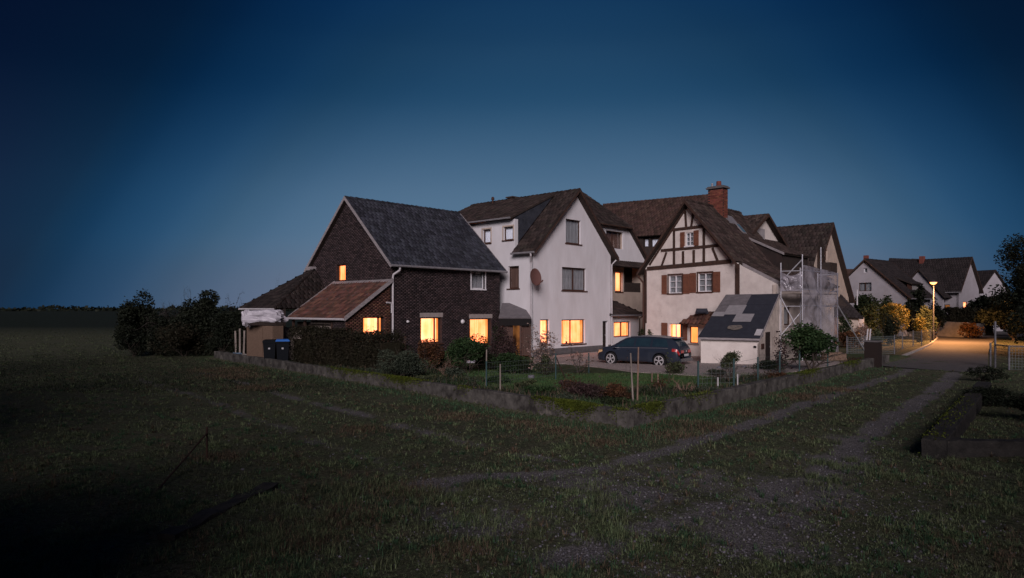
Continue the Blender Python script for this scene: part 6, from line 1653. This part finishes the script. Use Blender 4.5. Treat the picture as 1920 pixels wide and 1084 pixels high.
# right side and far planting
shrub('round_yew', 'dark rounded evergreen before the white village house', 'tree', 1624, 612, 540, 68, 'leaf_dark', 5200, .26, Y=66, low=.05, lobes=12)
shrub('dark_yew', 'small dark evergreen right of the rounded one', 'tree', 1664, 612, 556, 30, 'leaf_dark', 1900, .24, Y=66, low=.0)
shrub('autumn_shrub', 'yellow autumn shrub glowing in the lamp light, left and largest', 'shrub', 1672, 622, 565, 66, 'leaf_yellow', 5200, .20, Y=59, low=.1, lobes=14)
shrub('dark_round_shrub', 'dark round bush in front of the yellow autumn shrub', 'shrub', 1673, 634, 583, 34, 'leaf_black', 2400, .16, Y=55, low=.0)
shrub('berry_shrub', 'orange tinged flowering shrub beside the street lamp', 'shrub', 1724, 628, 592, 30, 'leaf_yellow', 2000, .17, Y=59, low=.0)
shrub('lime_shrub', 'tall olive green shrub behind the lamp post', 'shrub', 1737, 622, 568, 42, 'leaf_olive', 3400, .19, Y=63, low=.0)
shrub('village_conifer', 'dark pointed conifer in front of the long roofed house', 'tree', 1721, 612, 513, 32, 'leaf_black', 2800, .32, Y=72, low=.0, lobes=10, lob=.4)
shrub('garden_tree', 'dark garden bush at the foot of the white village house', 'shrub', 1703, 612, 560, 28, 'leaf_black', 1700, .22, Y=68, low=.0)
shrub('dark_bush_by_window', 'dark bush right of the lamp hiding the house foot', 'shrub', 1757, 618, 566, 34, 'leaf_black', 2200, .22, Y=70, low=.0)
shrub('sheet_shrub', 'rusty shrubs just right of the plastic sheeting', 'shrub', 1592, 640, 612, 56, 'leaf_rust', 2300, .17, Y=51, low=.0)
shrub('window_shrub', 'dark shrub on the wall of the low porch wing', 'shrub', 1585, 612, 590, 26, 'leaf_dark', 900, .15, Y=51.5, low=.3)
shrub('verge_plant', 'slender olive plant behind the white poles', 'shrub', 1643, 650, 612, 24, 'leaf_olive', 1300, .14, Y=50, low=.0)
shrub('pale_flower_shrub', 'pale flowering shrub before the low porch wing', 'shrub', 1618, 640, 608, 30, 'leaf_pink', 900, .13, Y=52, low=.2)
hedge('end_hedge', 'brown hedge on top of the closing wall at the end of the road', 1785, 1862, 630, 630, 581, 583, 'hedge_brown', 6500, .22, 1.5)
shrub('wall_creeper', 'reddish creeper over the closing wall at the end of the road', 'plant', 1822, 636, 604, 52, 'leaf_rust', 1500, .2, low=.0)
# big dark trees at the right edge
def tree(label, x, y, hgt, rx, trunk_h, leafm, n, leaf_, lobes=22, lob=.34, name='broadleaf_tree', lv=2):
    SEED[0] += 1; rng = np.random.default_rng(SEED[0]); r_ = thing(name, label, 'tree', (x, y, 0))
    rz = (hgt - trunk_h) / 2
    p = crown_pts(rng, n, (x, y, trunk_h + rz), rx, rx, rz, lobes, lob, fill=.5, floor=.3); v, f = quads_at(rng, p, leaf_, .1); npmesh('crown', v, f, M[leafm], r_)
    MB().tube([(x, y, -.1), (x + .1, y, trunk_h), (x - .1, y + .1, hgt * .7)], [hgt * .03, hgt * .022, hgt * .008], 8).build('trunk', M['bark'], r_)
    mb, t_ = twigs(rng, (x, y, trunk_h * .8), hgt * .55, rx / hgt * 1.3, 7, lv, hgt * .008, up=.8); mb.build('limb', M['bark'], r_)
    return r_
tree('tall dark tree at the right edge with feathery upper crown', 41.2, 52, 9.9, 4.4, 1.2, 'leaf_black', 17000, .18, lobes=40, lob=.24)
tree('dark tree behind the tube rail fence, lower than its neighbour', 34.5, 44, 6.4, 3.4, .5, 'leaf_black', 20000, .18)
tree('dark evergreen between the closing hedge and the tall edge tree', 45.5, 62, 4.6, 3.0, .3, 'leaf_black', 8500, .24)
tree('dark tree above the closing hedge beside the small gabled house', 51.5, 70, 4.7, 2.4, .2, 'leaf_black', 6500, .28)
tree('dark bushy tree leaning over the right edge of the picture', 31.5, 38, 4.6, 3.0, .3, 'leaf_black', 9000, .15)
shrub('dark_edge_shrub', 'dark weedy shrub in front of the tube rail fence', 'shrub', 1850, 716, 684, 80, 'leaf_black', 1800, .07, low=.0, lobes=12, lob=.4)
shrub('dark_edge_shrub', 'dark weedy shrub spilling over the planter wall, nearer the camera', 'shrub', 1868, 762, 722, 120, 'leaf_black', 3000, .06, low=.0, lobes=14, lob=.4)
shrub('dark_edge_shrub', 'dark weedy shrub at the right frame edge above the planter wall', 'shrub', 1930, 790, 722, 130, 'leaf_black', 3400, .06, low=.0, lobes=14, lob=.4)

tree('small dark tree before the small gabled house at right', 54, 77, 5.0, 2.7, .3, 'leaf_black', 5000, .3)
# unseen trees added just behind and beside the viewpoint; they keep the afterglow off the two foreground corners
for k_, (x_, y_, h_, r_x, lab) in enumerate(((-9.5, -1.5, 8.5, 3.0, 'unseen added shade tree left of the viewpoint, nearest the track'), (-14.5, 1.0, 11.5, 3.8, 'tallest added shade tree left of the viewpoint'), (-20, 4, 13.0, 4.6, 'added shade tree at the field edge left of the viewpoint'),
        (-27, 12, 14.0, 5.2, 'farthest added shade tree on the left field edge'), (11.0, -1.0, 8.5, 3.2, 'unseen added shade tree right of the viewpoint, nearest the track'), (16.5, 2.5, 9.0, 3.6, 'added shade tree beyond the first on the right of the viewpoint'), (-5.8, -3.0, 7.8, 2.5, 'slim added shade tree left behind the viewpoint'), (7.8, -3.2, 7.0, 2.3, 'slim added shade tree right behind the viewpoint'))):
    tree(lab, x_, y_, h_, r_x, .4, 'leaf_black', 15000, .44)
shade_row = [(-7.5, -5.5), (-3.6, -6.2), (.4, -6.6), (4.4, -6.2), (8.2, -5.4)]  # unseen bush row added to dim the nearest grass
for k_, (x_, y_) in enumerate(shade_row):
    tree(['leftmost', 'second from left', 'middle', 'fourth from left', 'rightmost'][k_] + ' of five unseen hazels added for shade behind the viewpoint', x_, y_, 5.9, 2.4, .2, 'leaf_black', 3400, .34, name='shade_hazel')
for k_, (x_, y_, h_) in enumerate(((36.5, 30, 19), (44, 34, 21), (52, 38, 22))):  # unseen tall trees added to shade the far houses
    tree(['nearest', 'middle', 'farthest'][k_] + ' of three unseen lime trees added for shade outside the right edge', x_, y_, h_, 4.6, 3, 'leaf_black', 9000, .55, name='shade_lime_tree')
# far-off woods on the horizon
rng = np.random.default_rng(5); n = 9000
az = rng.uniform(-.95, .95, n); D = rng.uniform(640, 760, n); hN = 3.0 + 1.1 * np.sin(az * 41) + .8 * np.sin(az * 97 + 2) + .5 * np.sin(az * 230)
p = np.stack([np.tan(az) * D, D, np.clip(hN, 1.6, 9) * rng.random(n) ** .6], -1)
v, f = quads_at(rng, p, 3.2, 0, .8); o = npmesh('distant_woods', v, f, M['leaf_black']); tag(o, 'low dark line of distant woods along the horizon', 'woods'); o['kind'] = 'stuff'

# ================================================================== grass
def grass(name, label, pts, hgt, wid_, mt, rng, lean=.55, kind='stuff', tuft=0, tr_=.05):
    """one bent two-piece blade per point"""
    n = len(pts); a = rng.uniform(0, 2 * math.pi, n)
    if tuft:                                       # blades gathered in small rosettes that lean outwards
        m = n // tuft; n = m * tuft; c = np.repeat(pts[:m], tuft, 0); a = a[:n]; r = tr_ * rng.random(n) ** .7 * np.repeat(rng.uniform(.5, 1.6, m), tuft)
        pts = c + np.stack([np.cos(a) * r, np.sin(a) * r, np.zeros(n)], -1)
        sc_ = np.repeat(rng.uniform(.6, 1.5, m), tuft)
        hgt = (np.repeat(hgt[:m], tuft) if np.ndim(hgt) else hgt) * sc_; wid_ = np.repeat(wid_[:m], tuft) if np.ndim(wid_) else wid_
    d = np.stack([np.cos(a), np.sin(a), np.zeros(n)], -1); s = np.stack([-d[:, 1], d[:, 0], d[:, 2]], -1)
    h = hgt * rng.uniform(.45, 1.35, n); l = rng.uniform(.1, 1, n) * lean; w_ = wid_ * rng.uniform(.6, 1.3, n)
    up = np.array([0, 0, 1.0]); 
    m_ = pts + d * (h * l * .35)[:, None] + up * (h * .6)[:, None]; t = pts + d * (h * l * 1.15)[:, None] + up * (h * (1 - .35 * l))[:, None]
    W_ = s * w_[:, None]
    v = np.stack([pts - W_, pts + W_, m_ - W_ * .7, m_ + W_ * .7, t], 1).reshape(-1, 3)
    f = (np.array([(0, 1, 3), (0, 3, 2), (2, 3, 4)])[None] + 5 * np.arange(n)[:, None, None]).reshape(-1, 3)
    o = npmesh(name, v, f, mt); tag(o, label, 'grass'); o['kind'] = kind; return o
M['grass'] = leaf('rough_grass', (.165, .225, .105), (.130, .140, .080), .65)
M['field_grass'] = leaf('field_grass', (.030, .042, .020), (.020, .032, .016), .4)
M['grass_green'] = leaf('green_grass', (.060, .135, .062), (.050, .100, .050), .45)
M['grass_dry'] = leaf('dry_grass', (.17, .135, .085), (.13, .09, .06), .5)
M['lawn'] = leaf('lawn_grass', (.055, .125, .042), (.085, .12, .045), .4)
def scatter(rng, n, f, near=5.5, far=75, jx=.80, pw=1.6):
    u = rng.random(n); k = 1 - pw; y = (near ** k + u * (far ** k - near ** k)) ** (1 / k); x = rng.uniform(-jx, jx, n) * y
    keep = rng.random(n) < f(x, y); x, y = x[keep], y[keep]; return np.stack([x, y, gh(x, y) - .01], -1)
def outside(x, y):
    s, t = wall_coords(x, y); o_ = ~((s > -.02) & (t > -.02) & (np.maximum(s, t) < 33)); return o_.astype(float)
def noise2(x, y, f=1.0, sd=0.0):
    return .5 + .25 * np.sin(x * 1.7 * f + 2.2 * np.sin(y * 1.1 * f + sd)) + .25 * np.sin(y * 2.3 * f + 1.9 * np.sin(x * 1.9 * f + sd * 2))
def on_road(x, y): 
    return ((y > 28.5) & (x > 13) & (y > 40 - (x - 13) * .35)) & (x < 60)
def dens(x, y):
    c = noise2(x, y, 2.6, 1) * noise2(x, y, .8, 4)
    road_ = (y > 31.6 + np.clip((22 - x), 0, 9) * .5) & (x > 17.5) & (x < y * .715)
    return outside(x, y) * np.clip(1 - 1.15 * wear(x, y), .02, 1) * np.clip(.30 + 1.4 * c, 0, 1) * (~road_)
rng = np.random.default_rng(11)
p = scatter(rng, 600000, dens); hN = (.030 + .055 * noise2(p[:, 0], p[:, 1], 1.3, 2) ** 1.5) * np.clip(p[:, 1] / 16, .6, 1)
dist = p[:, 1]; wN = .0022 + .00022 * dist
h1 = len(p) // 2
grass('rough_grass', 'short rough autumn grass covering the track and verge', p[:h1], hN[:h1], wN[:h1], M['grass'], rng, 1.6)
grass('tufted_grass', 'grass tufts spreading in small rosettes over track and verge', p[h1:], hN[h1:] * 1.35, wN[h1:], M['grass'], rng, 1.7, tuft=16, tr_=.06)
p = scatter(rng, 60000, lambda x, y: outside(x, y) * np.clip(noise2(x, y, .7, 9) * 1.6 - .5, 0, 1) * (1 - wear(x, y)), far=34)
grass('dry_tufts', 'scattered bleached dry tufts on the track', p, .085, .0020 + .0002 * p[:, 1], M['grass_dry'], rng, 1.6, tuft=14, tr_=.05)
p = scatter(rng, 120000, lambda x, y: outside(x, y) * np.clip(noise2(x, y, 1.1, 6) * 1.7 - .6, 0, 1) * (1 - wear(x, y)), far=34)
grass('lush_tufts', 'darker green tufts patching the rough grass', p, .075, .0022 + .00022 * p[:, 1], M['grass_green'], rng, 1.6, tuft=16, tr_=.07)
def nearwall(x, y):
    s, t = wall_coords(x, y); d = np.minimum(np.where((s > -1.2) & (t > -1.9), np.abs(np.minimum(s, t)), 9), 9)
    o_ = outside(x, y); band = np.exp(-(np.clip(-np.minimum(s, t), 0, 9) / .8) ** 2)
    return o_ * band * (np.maximum(s, t) < 31) * np.clip(.3 + noise2(x, y, 1.5, 3), 0, 1)
p = scatter(rng, 300000, nearwall, near=13, far=42, pw=1.5)
grass('verge_grass', 'longer green grass along the foot of the garden wall', p, .11, .0022 + .0002 * p[:, 1], M['grass_green'], rng, 1.2)
def clumps(cs): 
    def f(x, y):
        w_ = np.zeros(len(x)); 
        for cx, cy, r in cs: w_ = np.maximum(w_, np.exp(-((x - cx) ** 2 + (y - cy) ** 2) / r ** 2))
        return w_ * outside(x, y)
    return f
cd_ = [(4.6, 17.0, .7), (3.6, 15.9, .6), (1.3, 16.2, .8), (.3, 17.6, .6), (-1.5, 18.6, .6), (6.5, 19.4, .6), (-1.8, 11.2, .45), (-2.6, 8.6, .4), (-.6, 8.2, .35), (-2.2, 9.7, .5), (9.4, 22.6, .7), (3.4, 17.4, .5), (-5.9, 13.6, .5), (-3.6, 16.6, .5), (2.0, 14.9, .4), (-9.5, 25.5, 1), (-12, 29.5, 1.2), (-13.6, 32.5, 1.5), (11.5, 24.5, .8)]
p = []
for cx, cy, r in cd_:
    n = int(1500 * r); q_ = rng.normal(0, r * .62, (n, 2)) + (cx, cy); p.append(q_)
p = np.concatenate(p); p = p[outside(p[:, 0], p[:, 1]) > .5]; p = np.c_[p, gh(p[:, 0], p[:, 1]) - .01]
grass('dry_grass', 'tufts of dry reddish grass scattered along the wall and track', p, .10, .0022 + .0002 * p[:, 1], M['grass_dry'], rng, 1.5)
tf_ = [(rng.uniform(-5.5, 1.6), rng.uniform(7.2, 11.5)) for _ in range(70)] + [(rng.uniform(4.5, 9), rng.uniform(9, 14)) for _ in range(30)]
p = np.concatenate([rng.normal(0, rng.uniform(.07, .2), (150, 2)) + c_ for c_ in tf_]); p = np.c_[p, gh(p[:, 0], p[:, 1]) - .01]
grass('tussock_grass', 'coarse green grass tussocks in the near foreground', p, .11, .0034, M['grass'], rng, 1.5)
def lawn(x, y):
    s, t = wall_coords(x, y); ins = (s > .3) & (t > .3); lim = y < 30.0 + np.clip((x - 2) * -.25, -2.2, 1) * 1.0 + (x < .5) * 7
    return (ins & (y < np.where(x > 1.2, 30.4 - (x - 1.2) * .17, 38.5)) & (x > -9 + (y - 30) * -.3)).astype(float) * np.clip(1 - 1.3 * soil(x, y), 0, 1) * np.clip(.35 + noise2(x, y, 1.2, 2), 0, 1)
p = scatter(rng, 420000, lawn, near=16.5, far=40, jx=.45, pw=1.3)
grass('lawn_grass', 'short green lawn grass in the walled garden', p, .07, .0028 + .00024 * p[:, 1], M['lawn'], rng)
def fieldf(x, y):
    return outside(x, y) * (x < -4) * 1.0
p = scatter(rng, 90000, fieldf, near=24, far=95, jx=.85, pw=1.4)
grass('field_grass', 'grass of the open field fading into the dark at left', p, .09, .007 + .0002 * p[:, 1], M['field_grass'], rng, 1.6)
# mixed weeds and withered stalks filling the flower beds
def bedf(x, y):
    s, t = wall_coords(x, y); return ((s > .3) & (t > .3) & (y < 38)) * np.clip(soil(x, y) * 1.3 + .55 * np.exp(-(np.minimum(s, t) / 1.3) ** 2), 0, 1) * np.clip(noise2(x, y, 2.3, 5) * 1.5 - .2, 0, 1)
for nm, lab, ml, hh, nn, ln_ in (('bed_weeds', 'green weeds and seedlings growing across the garden beds', 'leaf_green', .16, 26000, 1.2), ('withered_stalks', 'withered brown stalks and litter across the garden beds', 'grass_dry', .24, 7000, 1.3), ('grey_foliage', 'grey green ground cover along the inner side of the garden wall', 'leaf_grey', .20, 22000, 1.3)):
    p = scatter(rng, nn * 4, bedf, near=16.5, far=38, jx=.40, pw=1.3)[:nn]
    grass(nm, lab, p, hh, .006 + .0002 * p[:, 1], M[ml], rng, ln_)
# fallen litter and stones
n = 9000; u = rng.random(90000); y = (6 ** -.8 + u * (34 ** -.8 - 6 ** -.8)) ** (-1 / .8); x = rng.uniform(-.75, .78, 90000) * y
k = (rng.random(90000) < wear(x, y) ** 1.5 * outside(x, y) * .8 + .02 * outside(x, y) + .10 * outside(x, y) * np.exp(-((x - 2.2) / 5) ** 2 - ((y - 10.3) / 2.6) ** 2)); x, y = x[k][:n], y[k][:n]; n = len(x)
r = rng.gamma(2.0, .004, n) + .005; z = gh(x, y) - .03 * wear(x, y) + r * .35
oc = np.array([(1, 0, 0), (0, 1, 0), (-1, 0, 0), (0, -1, 0), (0, 0, .7), (0, 0, -.7)]); v = np.stack([x, y, z], -1)[:, None] + oc[None] * (r[:, None, None] * rng.uniform(.6, 1.3, (n, 6, 1)))
fo = np.array([(0, 1, 4), (1, 2, 4), (2, 3, 4), (3, 0, 4), (1, 0, 5), (2, 1, 5), (3, 2, 5), (0, 3, 5)]); f = (fo[None] + 6 * np.arange(n)[:, None, None]).reshape(-1, 3)
o = npmesh('track_gravel', v.reshape(-1, 3), f, M['pebble']); tag(o, 'loose pale gravel stones in the wheel ruts', 'gravel'); o['kind'] = 'stuff'
